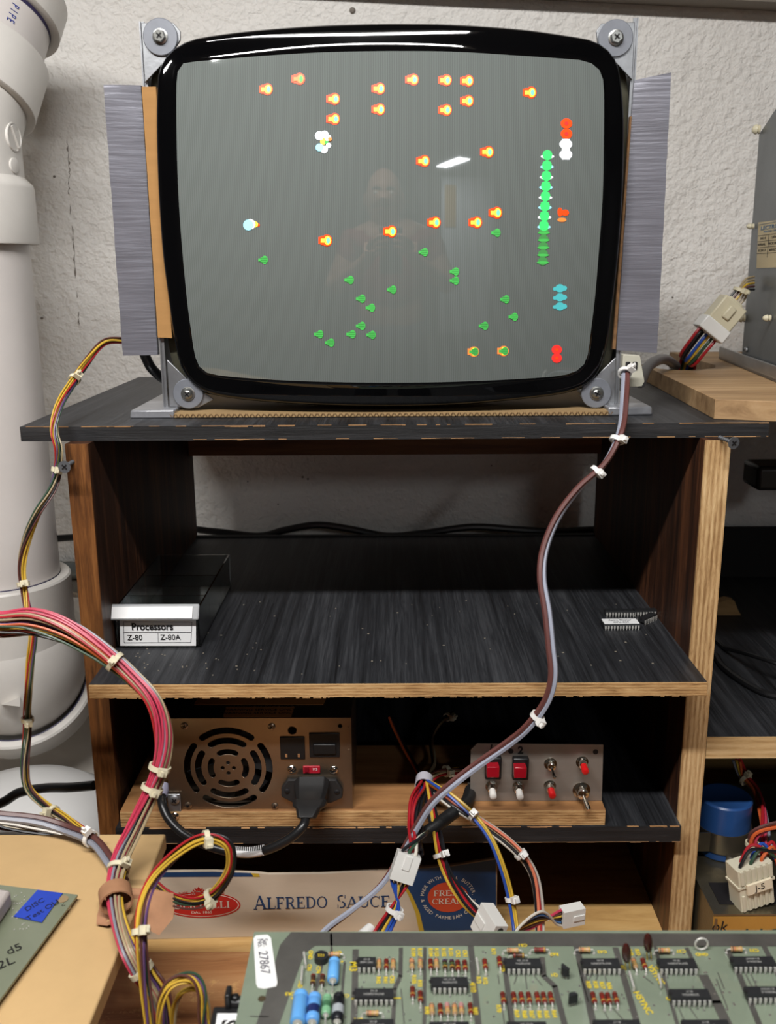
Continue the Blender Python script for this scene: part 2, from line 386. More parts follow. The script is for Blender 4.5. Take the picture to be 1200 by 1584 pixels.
# the two drywall screws driven in at the top of the side panels
def drywall(px, py, Y, tip):
    c = P(px, py, Y); tip = P(*tip); ax = (c-tip).normalized(); b = MB()
    L_ = (c-tip).length; prof = []
    n = 14
    for i in range(n+1): prof.append((L_*i/n*.9, .0016 if i % 2 else .0011))
    b.lathe(tip, ax, prof+[(L_, .0045), (L_+.0008, .0046)], 16, 0)
    face = tip+ax*(L_+.0009); u = ax.orthogonal().normalized(); v = ax.cross(u); R = Matrix((u, v, ax)).transposed()
    b.box(face, (.0045, .001, .0006), 1, R); b.box(face, (.001, .0045, .0006), 1, R)
    return b.build('drywall_screw', [mat('black_phosphate', rgb(92, 94, 98), .4, metal=.3), M_INK], cab)
drywall(1134, 685, .684, (1112, 676, .70)); drywall(100, 722, .682, (113, 714, .70))

# ================================================================== CRT monitor
YR = .765                                             # plane of the tube's rim
RS = .62                                              # glass radius
def back(pts, Y=YR): return [P(x, y, Y) for x, y in pts]
OUT = [(605, 43), (500, 45), (400, 50), (340, 55), (300, 60), (276, 69), (258, 83), (247, 100), (242, 125), (242, 200), (246, 300), (252, 390), (260, 460), (268, 525), (277, 568), (292, 592), (320, 610), (378, 619), (480, 625), (600, 627), (720, 624), (850, 613), (890, 605), (914, 594), (931, 572), (941, 535), (948, 470), (955, 400), (962, 300), (965, 200), (964, 160), (961, 123), (957, 100), (947, 82), (930, 68), (910, 61), (860, 55), (800, 49), (700, 44)]
INN = [(605, 79), (500, 81), (400, 87), (330, 93), (292, 96), (282, 99), (277, 105), (274, 116), (273, 135), (273, 200), (276, 300), (283, 400), (290, 470), (296, 515), (302, 552), (312, 571), (334, 580), (400, 586), (480, 590), (600, 592), (720, 590), (850, 583), (886, 576), (902, 565), (909, 548), (914, 510), (919, 470), (926, 390), (932, 300), (934, 200), (934, 150), (933, 127), (930, 113), (920, 102), (904, 94), (860, 90), (800, 86), (700, 80)]
cc = P(604, 330, YR); apex = YR-.036
SPH = Vector((cc.x, apex+RS, cc.z))
def S(px, py, lift=0):
    d = ray(px, py).normalized(); oc = CAM-SPH; b_ = oc.dot(d); q = b_*b_-(oc.dot(oc)-(RS+lift)**2)
    return CAM+d*(-b_-math.sqrt(q)) if q > 0 else P(px, py, YR)
def resample(pts, n):
    q = spline(pts+[pts[0]], 6)[:-1]; m = len(q); ln = [0]
    c0 = sum(q, Vector())/m; out = []
    angs = [math.atan2((p-c0).z, (p-c0).x) for p in q]
    for i in range(n):
        a = 2*PI*i/n-PI; best = None
        for j in range(m):
            a0, a1 = angs[j], angs[(j+1) % m]; d = (a1-a0+PI) % (2*PI)-PI; e = (a-a0+PI) % (2*PI)-PI
            if abs(d) > 1e-9 and 0 <= e/d <= 1 and abs(e) < 1: best = q[j].lerp(q[(j+1) % m], e/d); break
        out.append(best if best is not None else q[min(range(m), key=lambda j: abs((angs[j]-a+PI) % (2*PI)-PI))])
    return out
NP = 160
outer = resample([P(x, y, YR) for x, y in OUT], NP)
inner = resample([S(x, y) for x, y in INN], NP)
crt = thing('crt_monitor', 'arcade picture tube in a bare metal frame showing a space game', 'monitor', (cc.x, .80, ZT+.004))
M_SCR = mat('tinted_phosphor', rgb(98, 100, 99), .03, spec=.85)
nt = M_SCR.node_tree; _b = nt.nodes['Principled BSDF']                     # fine vertical shadow-mask stripes
_tc = nt.nodes.new('ShaderNodeTexCoord'); _w = nt.nodes.new('ShaderNodeTexWave'); _w.inputs['Scale'].default_value = 190; nt.links.new(_tc.outputs['Object'], _w.inputs[0])
_r = nt.nodes.new('ShaderNodeValToRGB'); _r.color_ramp.elements[0].color = rgb(98, 103, 101); _r.color_ramp.elements[1].color = rgb(108, 114, 111); nt.links.new(_w.outputs[0], _r.inputs[0]); nt.links.new(_r.outputs[0], _b.inputs['Base Color'])
M_BEZ = mat('black_glass_border', rgb(6, 6, 7), .035, spec=.6)
def sph_y(p): return SPH.y-math.sqrt(max(RS*RS-(p.x-SPH.x)**2-(p.z-SPH.z)**2, 0))
b = MB(); c0 = Vector((cc.x, apex, cc.z)); rs = []
for j in range(1, 15):
    f = j/14; r_ = []
    for p in inner:
        q = c0.lerp(p, f); q.y = sph_y(q); r_.append(q)
    rs.append(r_)
b.rings(rs, 0, cap=(True, False))
rr = [rs[-1]]
prof = [(.03, .0002), (.06, .0009), (.12, .0014), (.3, .0021), (.5, .0028), (.7, .0036), (.8, .0042), (.86, .0052), (.91, .0072), (.95, .0100), (.98, .0140), (.995, .019), (1.0, .026), (1.0, .036)]
for f, dy in prof:
    r_ = []
    for p, q in zip(inner, outer):
        v = p.lerp(q, f); v.y = sph_y(p)+dy; r_.append(v)
    rr.append(r_)
b.rings(rr, 1, cap=(False, False))
b.build('tube_face', [M_SCR, M_BEZ], crt, smooth=60)
# steel band round the tube, then the glass funnel and neck behind it
cen = sum(outer, Vector())/NP
def grow(f, y, rs_=outer, fx=None): return [Vector((cen.x+(p.x-cen.x)*(fx or f), y, cen.z+(p.z-cen.z)*f)) for p in rs_]
M_BAND = mat('implosion_band_steel', rgb(84, 82, 68), .5, metal=.5, noise=.25, nscale=45)
MB().rings([grow(.995, YR+.014), grow(1.002, YR+.015, fx=1.045), grow(1.004, YR+.05, fx=1.05), grow(.99, YR+.052)], cap=(False, False)).build('metal_band', M_BAND, crt)
fun = []
for f, y in ((.99, .05), (.95, .075), (.8, .11), (.55, .155), (.3, .195), (.13, .215), (.1, .225)):
    g = grow(f, YR+y); m_ = .06*f*3
    rad = min(1, (y-.05)/.15)
    fun.append([p.lerp(Vector((cen.x+.17*f*((p-cen).x/max(math.hypot((p-cen).x, (p-cen).z), 1e-6)), p.y, cen.z+.17*f*((p-cen).z/max(math.hypot((p-cen).x, (p-cen).z), 1e-6)))), rad) for p in g])
MB().rings(fun, cap=(False, True)).build('tube_funnel', mat('graphite_coating', rgb(20, 20, 21), .7), crt)
MB().cyl((cen.x, YR+.22, cen.z), (cen.x, YR+.29, cen.z), .0145).build('tube_neck', mat('neck_glass', rgb(60, 60, 60), .15), crt)

# ---- the picture: a sheet of glowing sprites on the inside of the glass
def em(name, c, s):
    return mat(name, rgb(*c), .4, emit=s*.72)
SM = [em('glow_red', (235, 70, 20), .75), em('glow_yellow', (250, 230, 70), .9), em('glow_cyan', (110, 225, 175), .8), em('glow_green', (70, 175, 80), .5), em('glow_white', (240, 245, 250), .95), em('glow_bright_green', (60, 225, 105), .8), em('glow_dim_green', (70, 140, 75), .35), em('glow_teal', (75, 175, 180), .55), em('glow_crimson', (240, 50, 45), .7), em('glow_sky', (150, 215, 235), .85), em('glow_orange', (240, 130, 60), .7)]
scr = MB()
def disc(x, y, rx, ry, k, lift, n=16):
    v = [S(x, y, lift)]+[S(x+rx*math.cos(2*PI*j/n), y+ry*math.sin(2*PI*j/n), lift) for j in range(n)]
    scr.add(v, [(0, j+1, (j+1) % n+1) for j in range(n)], k)
def rec(x0, y0, x1, y1, k, lift): scr.add([S(x0, y0, lift), S(x1, y0, lift), S(x1, y1, lift), S(x0, y1, lift)], [(0, 1, 2, 3)], k)
def bomb(x, y, dim=False):
    disc(x+2.5, y, 8.2, 9.4, 0, .0003); rec(x-10.5, y-5.5, x, y+5.5, 0, .00032); rec(x-7, y-7, x, y+7, 0, .00031)
    disc(x+3.6, y, 5.4, 7.0, 10 if dim else 1, .0006); rec(x-7, y-2.8, x+1, y+3.2, 10 if dim else 1, .00062)
    disc(x+4.4, y, 2.9, 4.6, 3 if dim else 2, .0009)
def gb(x, y, k=3):
    disc(x+2.2, y, 4.9, 6.5, k, .0004); rec(x-7.5, y-2.2, x, y+2.4, k, .00042); rec(x-4, y-4, x, y+4, k, .00041)
    for i in (-3, 0, 3): rec(x-4, y+i-.35, x+6, y+i+.35, 6, .0006)
for x, y in ((411, 138), (515, 153), (515, 184), (585, 137), (585, 169), (637, 123), (688, 124), (722, 125), (722, 156), (688, 170), (819, 143), (753, 235), (654, 249), (766, 329), (735, 344), (671, 344), (603, 358), (503, 372)): bomb(x, y)
bomb(461, 122, True)
for x, y in ((407, 402), (655, 390), (540, 433), (606, 448), (703, 420), (703, 434), (767, 360), (558, 462), (573, 476), (781, 463), (794, 490), (748, 504), (558, 504), (543, 517), (574, 518), (493, 517), (510, 530)): gb(x, y)
for x, y in ((732, 544), (778, 543)): disc(x+1, y, 8, 8, 10, .0002); rec(x-9, y-5, x, y+5, 10, .00025); disc(x+2, y, 6, 6.5, 1, .0003); gb(x+1, y)
for a, b_, c_, k in ((494, 210, 7, 4), (502, 208, 6, 4), (507, 213, 5, 4), (510, 215, 3, 10), (494, 228, 6, 9), (501, 231, 6, 4), (508, 225, 4, 4), (500, 219, 5, 1), (505, 220, 3, 3)): disc(a, b_, c_, c_, k, .0003+.00005*k)
for a, b_, c_, d_, k in ((384, 348, 8, 8.5, 9), (387, 347, 8, 8, 4), (393, 347, 6, 5, 1), (398, 348, 4, 2.5, 0)): disc(a, b_, c_, d_, k, .0003+.00003*k)
yy = 240; i = 0
while yy < 350:
    x = 846.5-i*.75; disc(x, yy, 7.5, 8, 5, .0003); disc(x, yy+2, 10.5, 3.2, 4 if i % 2 == 0 else 9, .00028); rec(x-6, yy-6, x+6, yy+6, 5, .00033)
    yy += 16.2-i*.2; i += 1
for j in range(5): x = 841-j*.4; disc(x, 358+j*11.5, 7.5, 6.5, 6, .0003); disc(x, 360+j*11.5, 9.5, 2, 3, .00035)
for y in (191, 207): disc(876, y, 9, 8, 0, .0003); disc(876, y, 3, 3, 8, .0005)
for y in (223, 239): disc(875, y, 10, 7.5, 4, .0003); rec(869, y-8, 881, y+8, 4, .00035)
disc(866, 328, 4, 7, 0, .0003); disc(874, 329, 6, 5, 0, .0003); disc(869, 340, 7, 3.2, 10, .0003)
for y in (446, 460, 474): disc(866, y, 7, 6.5, 7, .0003); disc(858, y+1, 3, 3, 7, .0003); disc(873, y, 4, 4, 7, .00028)
for y in (541, 554): disc(861, y, 8, 7.4, 8, .0003); disc(861, y, 2.2, 2.2, 0, .0005)
scr.build('screen_image', SM, crt, smooth=0)

# ---- steel uprights, corner gussets, washers and screws
YK = .772
def upright(x0, x1, sgn):
    """folded steel upright: a front flange between x0 and x1 and a deep side web"""
    z0, z1 = ZT+.0045, P(250, 34, YK).z
    b = MB(); xo = x0 if sgn < 0 else x1
    b.bb(min(xo, xo+sgn*-.0012), max(xo, xo+sgn*-.0012), YK, YK+.10, z0, z1)
    b.bb(*(sorted((xo, xo-sgn*.0035))), YK-.0012, YK, z0, z1)
    b.bb(*(sorted((xo, xo-sgn*.001))), YK-.003, YK, z0, z1)
    return b.build('frame_upright', M_ZINC, crt)
lx = P(216, 33, YK).x; rx = P(986, 34, YK).x
upright(lx, 0, -1); upright(0, rx, 1)
GU = {'tl': [(218, 35), (268, 35), (279, 48), (279, 62), (262, 88), (224, 128)],
      'tr': [(922, 48), (930, 36), (982, 34), (978, 124), (940, 84), (924, 66)],
      'bl': [(258, 556), (285, 582), (300, 600), (322, 612), (330, 618), (306, 631), (262, 629)],
      'br': [(952, 553), (930, 574), (905, 600), (897, 612), (908, 628), (951, 627)]}
WS = {'tl': (248, 57), 'tr': (952, 59), 'bl': (291, 609), 'br': (922, 608)}
for k in GU:
    q = [P(x, y, YK-.004) for x, y in GU[k]]
    g = MB().hexa(q, (0, .0022, 0)).build('corner_gusset', M_ZINC, crt, bevel=.0004)
    c = P(*WS[k], YK-.0052); wr_ = .0128 if k[0] == 't' else .0120
    wsh = MB().lathe(c, (0, -1, 0), [(-.0012, wr_), (.0004, wr_), (.0008, wr_-.0005), (.0008, .004)], 40).build('washer', mat('grey_fibre_washer', rgb(118, 121, 128), .5, metal=.3, noise=.1, nscale=60), crt)
    screw_head(wsh, c+Vector((0, -.0008, 0)), (0, -1, 0), .0046, m=mat('screw_steel', rgb(150, 150, 146), .3, metal=.9), h=.0042, hexa=(k[0] == 't'), flange=.0056)
# taped cardboard wings and the bare cardboard strip
def wing(front, depth, label):
    """thick card wrapped in duct tape"""
    q = [P(x, y, Y) for x, y, Y in front]
    b = MB(); n = 26; rs_ = []
    for i in range(n+1):
        f = i/n; a = q[0].lerp(q[3], f); c = q[1].lerp(q[2], f); w_ = (c-a)
        j = lambda s_: Vector((random.uniform(-s_, s_), random.uniform(-s_, s_), 0))
        row = [a+j(.00025), a.lerp(c, .25)+Vector((0, -.0006-.0004*math.sin(i*.9), 0)), a.lerp(c, .5)+j(.0002)+Vector((0, -.0005, 0)), a.lerp(c, .75)+Vector((0, -.0007+.0003*math.sin(i*1.3), 0)), c+j(.00025)]
        row += [c+Vector((0, depth, 0)), a+Vector((0, depth, 0))]
        rs_.append(row)
    b.rings(rs_); o = b.build('taped_wing', M_DUCT, crt, smooth=50); o['label'] = label; return o
wing([(160, 131, .762), (218, 132, .768), (244, 549, .768), (190, 550, .762)], .006, 'grey duct tape wing left of the screen')
wing([(981, 124, .768), (1038, 112, .762), (1016, 546, .762), (953, 542, .768)], .006, 'grey duct tape wing right of the screen')
b = MB(); b.hexa([P(219, 134, .7665), P(241, 134, .7665), P(266, 523, .7665), P(244, 522, .7665)], (0, .003, 0))
b.build('cardboard_strip', mat('brown_kraft_card', rgb(160, 120, 74), .8, noise=.08, nscale=60, spec=.2, stretch=(.2, 1, 2)), crt)
b = MB(); b.hexa([P(974, 180, .7675), P(977, 180, .7675), P(952, 540, .7675), P(947, 540, .7675), P(963, 330, .7675)], (0, .004, 0))
o = b.build('cardboard_strip', mat('rusty_card', rgb(120, 88, 56), .85, noise=.35, nscale=160), crt)
o = None
# milky connector housing screwed to the right upright
b = MB(); b.hexa([P(964, 548, .762), P(990, 550, .762), P(997, 590, .762), (P(993, 598, .762)), P(966, 599, .762), P(962, 575, .762)], (0, .02, 0))
for x in (972, 983): b.bb(P(x-3.5, 560, .76).x, P(x+3.5, 560, .76).x, .7605, .763, P(x, 572, .76).z, P(x, 560, .76).z, 1)
b.build('socket_housing', [M_CLEARN, M_INK], crt, bevel=.0006)

# cardboard sheet with silver taped ends under the monitor
M_CARD = mat('brown_cardboard', rgb(150, 124, 88), .8, noise=.1, nscale=25, spec=.2)
sh = thing('cardboard_sheet', 'flat brown cardboard sheet with silver taped ends under the monitor', 'cardboard', (0, .84, ZT))
x0, x1 = P(262, 640, .752).x, P(948, 638, .752).x
b = MB(); b.bb(x0, x1, .752, .93, ZT+.0006, ZT+.0038, 0)
pts = []
n = 150
for i in range(n): b.box((x0+(x1-x0)*(i+.5)/n, .7517, ZT+.0022), (.0006, .0008, .0026), 1, Matrix.Rotation(.6 if i % 2 else -.6, 3, 'Y'))
b.build('sheet', [M_CARD, mat('corrugation', rgb(104, 78, 50), .9)], sh)
xa = P(200, 640, .752).x; xe = P(1011, 636, .752).x
MB().hexa([(xa, .752, ZT), (x0+.004, .7513, ZT), (x0+.004, .7513, ZT+.0068), (xa+.001, .752, ZT+.0066)], (.0, .13, .0)).build('taped_end', M_DUCTS, sh, bevel=.0012)
MB().hexa([(x1-.004, .7513, ZT), (xe, .754, ZT), (xe-.001, .754, ZT+.0068), (x1-.004, .7513, ZT+.007)], (0, .13, 0)).build('taped_end', M_DUCTS, sh, bevel=.0012)

# ================================================================== drain pipe
M_PVC = mat('white_pvc', rgb(206, 200, 196), .32, noise=.04, nscale=8, spec=.5, bump=.04, bscale=30)
M_PVC2 = mat('white_pvc_fitting', rgb(212, 208, 202), .35, spec=.5, noise=.05, nscale=14)
M_PRIM = mat('purple_primer', rgb(50, 44, 78), .5)
M_BLUE = mat('blue_print', rgb(44, 58, 140), .5)
PY_, PR = .95, .0565
PX = (P(40, 383, PY_).x+P(87, 890, PY_).x)/2-PR*.985
dp = thing('drain_pipe', 'large white plastic drain pipe with elbow fittings running down the wall', 'pipe', (PX, PY_, 0))
zA = P(45, 378, PY_).z; zB = P(80, 905, PY_).z
MB().cyl((PX, PY_, zB-.03), (PX, PY_, zA+.03), PR, n=64).build('pipe', M_PVC, dp)
zC_ = P(45, 285, PY_).z
d45 = Vector((.20, .42, .88)).normalized()
# coupling and elbow above
b = MB(); b.lathe((PX, PY_, 0), (0, 0, 1), [(zA, PR), (zA, PR+.0088), (zA+.002, PR+.0095), (zC_-.004, PR+.0092), (zC_, PR+.0082), (zC_+.007, PR+.0012)], 64, cap=(False, False))
b.build('coupling', M_PVC2, dp)
base = Vector((PX, PY_, zC_)); k1 = base+Vector((0, 0, .052))
path = [base]; 
for i in range(11):
    f = i/10; path.append((base+Vector((0, 0, .04)))*(1-f)**2+k1*2*f*(1-f)+(k1+d45*.035)*f*f)
eb = MB(); eb.tube(path, PR+.0012, 64)
e0 = k1+d45*.03
eb.lathe(e0, d45, [(0, PR+.001), (.0, PR+.0075), (.001, PR+.009), (.05, PR+.0088), (.052, PR+.0075), (.052, PR)], 64, cap=(False, False))
elb = eb.build('elbow', M_PVC2, dp)
# raised marks on the elbow
def boss(px, py, r, rim, Yg):
    d = ray(px, py); best = None
    ax0 = Vector((PX, PY_, 0)); a = d.x**2+d.y**2; oc = CAM-ax0; bq = d.x*oc.x+d.y*oc.y; cq = oc.x**2+oc.y**2-(PR+.001)**2
    dis = bq*bq-a*cq
    if dis < 0: return
    p = CAM+d*((-bq-math.sqrt(dis))/a); nrm = Vector((p.x-PX, p.y-PY_, 0)).normalized()
    b = MB(); b.lathe(p-nrm*.002, nrm, [(0, r), (.003, r), (.0034, r-.0008), (.0034, r-.0012), (.0026, r-.0016)] if rim else [(0, r), (.0035, r), (.004, r-.001)], 28)
    if rim:
        u = Vector((0, 0, 1)); v = nrm.cross(u); uu = u*.85+v*.5
        b.box(p+nrm*.0014, (.0026, .0018, r*1.6), R=Matrix((nrm, nrm.cross(uu).normalized(), uu.normalized())).transposed())
    b.build('raised_mark', M_PVC2, dp)
boss(25, 172, .0062, False, .95); boss(21, 212, .013, True, .95); boss(21, 256, .0068, False, .95); boss(39, 335, .009, True, .95)
# slanting pipe with the blue print, and the next fitting
s0 = e0+d45*.03; s1 = s0+d45*.060
MB().cyl(s0, s1+d45*.02, PR, n=64).build('pipe', M_PVC, dp)
nb = MB(); nb.lathe(s1, d45, [(0, PR+.0003), (0, PR+.007), (.001, PR+.0086), (.03, PR+.0086), (.032, PR+.004), (.04, PR+.003)], 64, cap=(False, False)); nf = nb.build('elbow', M_PVC2, dp)
pb = MB(); pb.lathe(s1-d45*.0035, d45, [(0, PR+.0003), (.006, PR+.0004)], 64, cap=(False, False)); pb.build('primer_ring', M_PRIM, dp)
tdir = -d45
def on_pipe(ch, f, ang, size):
    a = s0.lerp(s1, f); tocam = (CAM-a); tocam = (tocam-d45*tocam.dot(d45)).normalized(); side = d45.cross(tocam)
    nrm = tocam*math.cos(ang)+side*math.sin(ang)
    return frame(a+nrm*(PR+.0004), tdir, nrm.cross(tdir))
tb = MB()
for i, ch in enumerate('PIPE IPS'):
    if ch != ' ': tb.text(ch, on_pipe(ch, .80-i*.085, .30, .02), .0105, sx=.6)
tb.build('printed_text', M_BLUE, dp)
# lower coupling, bend, wide hub and dome
l0 = P(90, 893, PY_).z
b = MB(); b.lathe((PX, PY_, 0), (0, 0, 1), [(l0+.002, PR), (l0+.002, PR+.009), (l0, PR+.0105), (l0-.035, PR+.0105), (l0-.066, PR+.010), (l0-.068, PR+.004)], 64, cap=(False, False)); b.build('coupling', M_PVC2, dp)
pb = MB(); pb.lathe((PX, PY_, 0), (0, 0, 1), [(l0+.001, PR+.0003), (l0+.0032, PR+.0003)], 64, cap=(False, False)); pb.build('primer_ring', M_PRIM, dp)
bd = MB(); hub_d = Vector((-.10, .62, -.78)).normalized()
hc = P(12, 1080, .93)
q0 = Vector((PX, PY_, l0-.05)); q1 = Vector((PX, PY_, l0-.10))
path = []
for i in range(15):
    f = i/14; path.append(q0*(1-f)**2+q1*2*f*(1-f)+(q1+hub_d*.07)*f*f)
bd.tube(path, [PR+.004+.014*math.sin(PI*min(1, i/12))**.7 for i in range(15)], 64); bd.build('elbow', M_PVC2, dp)
h0 = q1+hub_d*.030
hb = MB(); hb.lathe(h0, hub_d, [(0, PR+.014), (0, PR+.0215), (.002, PR+.0235), (.03, PR+.022), (.045, PR+.012), (.06, PR)], 64, cap=(False, True)); hb.build('hub', M_PVC2, dp)
pb = MB(); pb.lathe(h0-hub_d*.0015, hub_d, [(.0008, PR+.0140), (.0012, PR+.0152)], 64, cap=(False, False)); pb.build('primer_ring', M_PRIM, dp)
tm = MB(); A = P(5, 1092, .892); 
tm.add([P(3, 1090, .878), P(31, 1078, .878), P(31, 1093, .878), P(3, 1090, .89), P(31, 1078, .89), P(31, 1093, .89)], [(0, 1, 2), (3, 5, 4), (0, 3, 4, 1), (1, 4, 5, 2), (2, 5, 3, 0)]); tm.build('raised_mark', M_PVC2, dp)
boss(103, 1030, .010, True, .9)
# text moulded on the coupling
tb = MB()
for i, ch in enumerate('MADE IN'):
    a = -.02+i*.105
    if ch != ' ':
        nrm = Vector((math.sin(a+.38), -math.cos(a+.38), 0)); tb.text(ch, frame(Vector((PX, PY_, l0-.033))+nrm*(PR+.0107), (math.cos(a+.38), math.sin(a+.38), 0), (0, 0, 1)), .008, extrude=.0006)
tb.build('raised_text', M_PVC2, dp)
# white bucket-like floor fitting below
dm = thing('pipe_cleanout', 'white rounded plastic fitting at the foot of the drain pipe', 'pipe fitting', (-.368, .84, TZ+.0021))
MB().lathe((-.368, .84, TZ+.0021), (0, 0, 1), [(0, .10), (.02, .10), (.035, .094), (.05, .074), (.058, .05), (.063, .02), (.064, 0.001)], 64).build('dome', mat('white_gloss_plastic', rgb(214, 213, 211), .3), dm)
mb = MB(); mb.bb(-.62, XL-TL-.003, .70, 1.14, TZ+.0001, TZ+.002); tag(mb.build('plastic_sheet', mat('cream_sheet', rgb(178, 172, 164), .5, noise=.06, nscale=9)), 'off-white sheet lying on the bench under the foot of the drain pipe', 'sheet')
# conduit on the wall
c = thing('wall_conduit', 'thin grey metal conduit running along the wall behind the drain pipe', 'conduit', (-.4, WY-.014, P(100, 882, WY).z-.012))
zc = P(100, 882, WY-.014).z
MB().cyl((-1.5, WY-.014, zc), (.6, WY-.014, zc), .0105, n=24).build('tube', mat('conduit_grey', rgb(128, 134, 134), .35, metal=.5), c)
MB().bb(-1.5, .6, WY-.012, WY, zc-.03, zc-.014).build('backing_strip', mat('strip_grey', rgb(120, 118, 112), .6), c)
# beam overhead
b = MB(); q = [P(-500, -63.3, WY-.0005), P(1900, 50.5, WY-.0005), P(1900, -32, WY-.0005), P(-500, -146, WY-.0005)]
b.hexa(q, (0, -.035, 0)); tag(b.build('overhead_beam', mat('beam_paint', rgb(120, 112, 102), .7, noise=.08, nscale=6)), 'grey-brown beam along the wall above the monitor', 'beam')

# ================================================================== right side: slab, chassis plate, side unit
M_SLAB = wood('oak_slab', (rgb(128, 98, 66), rgb(164, 132, 94), rgb(186, 156, 118)), 'X', 90, 12, .6, .3)
ZSL = ZT+.0155
def slab():
    pts = [(.2470, .731), (.292, .714), (.62, .60), (.72, .60), (.72, WY-.004), (.335, WY-.004), (.335, 1.0), (.326, .972), (.307, .955), (.285, .95), (.268, .965), (.262, 1.0), (.262, 1.02), (.2595, .96)]
    return MB().hexa([(x, y, ZT+.0002) for x, y in pts], (0, 0, ZSL-ZT-.0002))
tag(slab().build('wooden_slab', M_SLAB, bevel=.0008), 'thick light brown wooden slab lying on the right end of the black top board', 'board')
# galvanised chassis plate on aluminium angle
M_GALV = mat('galvanised_plate', rgb(112, 116, 118), .42, metal=.6, noise=.15, nscale=12)
M_ALU = mat('aluminium_angle', rgb(160, 160, 160), .35, metal=.8, noise=.1, nscale=40)
ch = thing('chassis_plate', 'grey galvanised monitor chassis plate standing on the wooden slab at right', 'chassis', (.38, .85, ZSL))
Af = PZ(1111, 555, ZSL); Bf = PZ(1200, 592, ZSL); dr = (Bf-Af); dr.z = 0; dr.normalize(); nr = Vector((dr.y, -dr.x, 0))
if nr.x > 0: nr = -nr
a0 = Vector((Af.x, Af.y, ZSL+.0006)); a1 = a0+dr*min(.30, (a0.y-.715)/abs(dr.y))
MB().hexa([a0, a1, a1+Vector((0, 0, .013)), a0+Vector((0, 0, .013))], -nr*.0025).build('angle_strip', M_ALU, ch, bevel=.0003)
MB().hexa([a0, a1, a1-nr*.03, a0-nr*.03], Vector((0, 0, .002))).build('angle_foot', M_ALU, ch)
pc = a0-nr*.0045
def onpl(px, py, lift=0):                       # point on the plate under a photo position
    d = ray(px, py); n_ = nr; t_ = (pc+nr*lift-CAM).dot(n_)/d.dot(n_); return CAM+d*t_
q = [onpl(1147, 552), onpl(1174, 208), onpl(1200, 168), onpl(1240, 150), onpl(1330, 150), onpl(1330, 640)]
zb = ZSL+.003
q = [Vector((p.x, p.y, max(p.z, zb))) for p in q]
MB().hexa(q, -nr*.0016).build('plate', M_GALV, ch)
for x, y, s_ in ((1175, 200, .006), (1166, 350, .0035), (1152, 492, .0055), (1192, 492, .004)):
    c = onpl(x, y, .001); MB().lathe(c, nr, [(0, s_*.7), (.001, s_*.75), (.002, s_*.55), (.003, s_*.8), (.005, s_*.7), (.007, s_*.35)], 16).build('plastic_standoff', M_TIE, ch)
screw_head(ch, onpl(1155, 541, .0005), nr, .0028, 'bolt', h=.003)
lq = [onpl(1173, 344, .0005), onpl(1240, 336, .0005), onpl(1240, 412, .0005), onpl(1170, 415, .0005)]
lb = MB(); lb.hexa(lq, nr*.0002, 0)
uy = Vector((0, 0, 1)); uu = (lq[1]-lq[0]); uu.z = 0; KU = uu.length/.042; ux = uu.normalized()
org = lq[0]+nr*.0004
def lt(t_, x, y, size, k, **kw): lb.text(t_, frame(org+ux*x*KU-uy*y, ux, uy), size, k, sx=KU, **kw)
def lr(x0, x1, y0_, y1_, k): lb.hexa([org+ux*x0*KU-uy*y0_, org+ux*x1*KU-uy*y0_, org+ux*x1*KU-uy*y1_, org+ux*x0*KU-uy*y1_], nr*.0001, k)
lt('LECTROHOME', .020, .0062, .0050, 1, bold=.0001); lt('PRINTED CIRCUIT', .016, .0098, .0022, 1)
lr(.001, .036, .0022, .0026, 1)
for h in (.0125, .018, .0235, .029): lr(.001, .036, h, h+.0003, 2)
for v_ in (.013, .024): lr(v_, v_+.0003, .0125, .033, 2)
for v_, h, s_ in ((.007, .0155, '9434'), (.018, .0155, '120V'), (.006, .021, 'SERIAL'), (.018, .021, 'MODEL'), (.007, .0265, '8 2417'), (.018, .0265, '60HZ')): lt(s_, v_, h, .003, 2)
lb.build('rating_label', [mat('cream_label', rgb(206, 188, 148), .6), mat('label_blue', rgb(88, 116, 140), .6), M_INK], ch)
# white connector pair hanging off the chassis
cn = thing('power_connector', 'cream and white cable connector hanging beside the chassis plate', 'connector', P(1110, 500, .93))
A, B = P(1136, 466, .93), P(1088, 524, .93); ax = (B-A).normalized(); sd = ax.cross(Vector((0, -1, 0))).normalized(); up_ = sd.cross(ax)
R = Matrix((ax, sd, up_)).transposed(); L_ = (B-A).length
MB().box(A.lerp(B, .34), (L_*.62, .026, .020), R=R).box(A.lerp(B, .05), (L_*.14, .016, .013), R=R).box(A.lerp(B, .3)+up_*.011, (L_*.3, .008, .003), R=R).build('housing', M_TIE, cn, bevel=.0015)
MB().box(A.lerp(B, .73), (L_*.30, .029, .0215), R=R).build('collar', M_TIEW, cn, bevel=.0012)
for i, c_ in enumerate((RD, GN, YE, BU, BK, BK, RD)):
    o_ = sd*(-.010+.0034*i)+up_*random.uniform(-.004, .004)
    e = P(1052+i*4, 561, .99)
    MB().tube(spline([B-ax*.012+o_, B+ax*.005+o_, B+ax*.02+o_*.8+Vector((0, .01, -.006)), e.lerp(B, .3)+Vector((-.004, 0, 0)), e, e+Vector((-.002, .012, -.03))], 6), .0015).build('wire', wm(c_), cn)
for i, c_ in enumerate((TN, TN, YE, BR, BK)):
    o_ = sd*(-.006+.003*i)
    MB().tube(spline([A+ax*.004+o_, A-ax*.010+o_*.9, P(1144+i, 448, .93), P(1153+i, 432+i*4, .93), P(1166, 428+i*5, .94)], 6), .0011).build('wire', wm(c_), cn)
add_tie(cn, P(1144, 449, .93), (.4, 0, 1), .005)

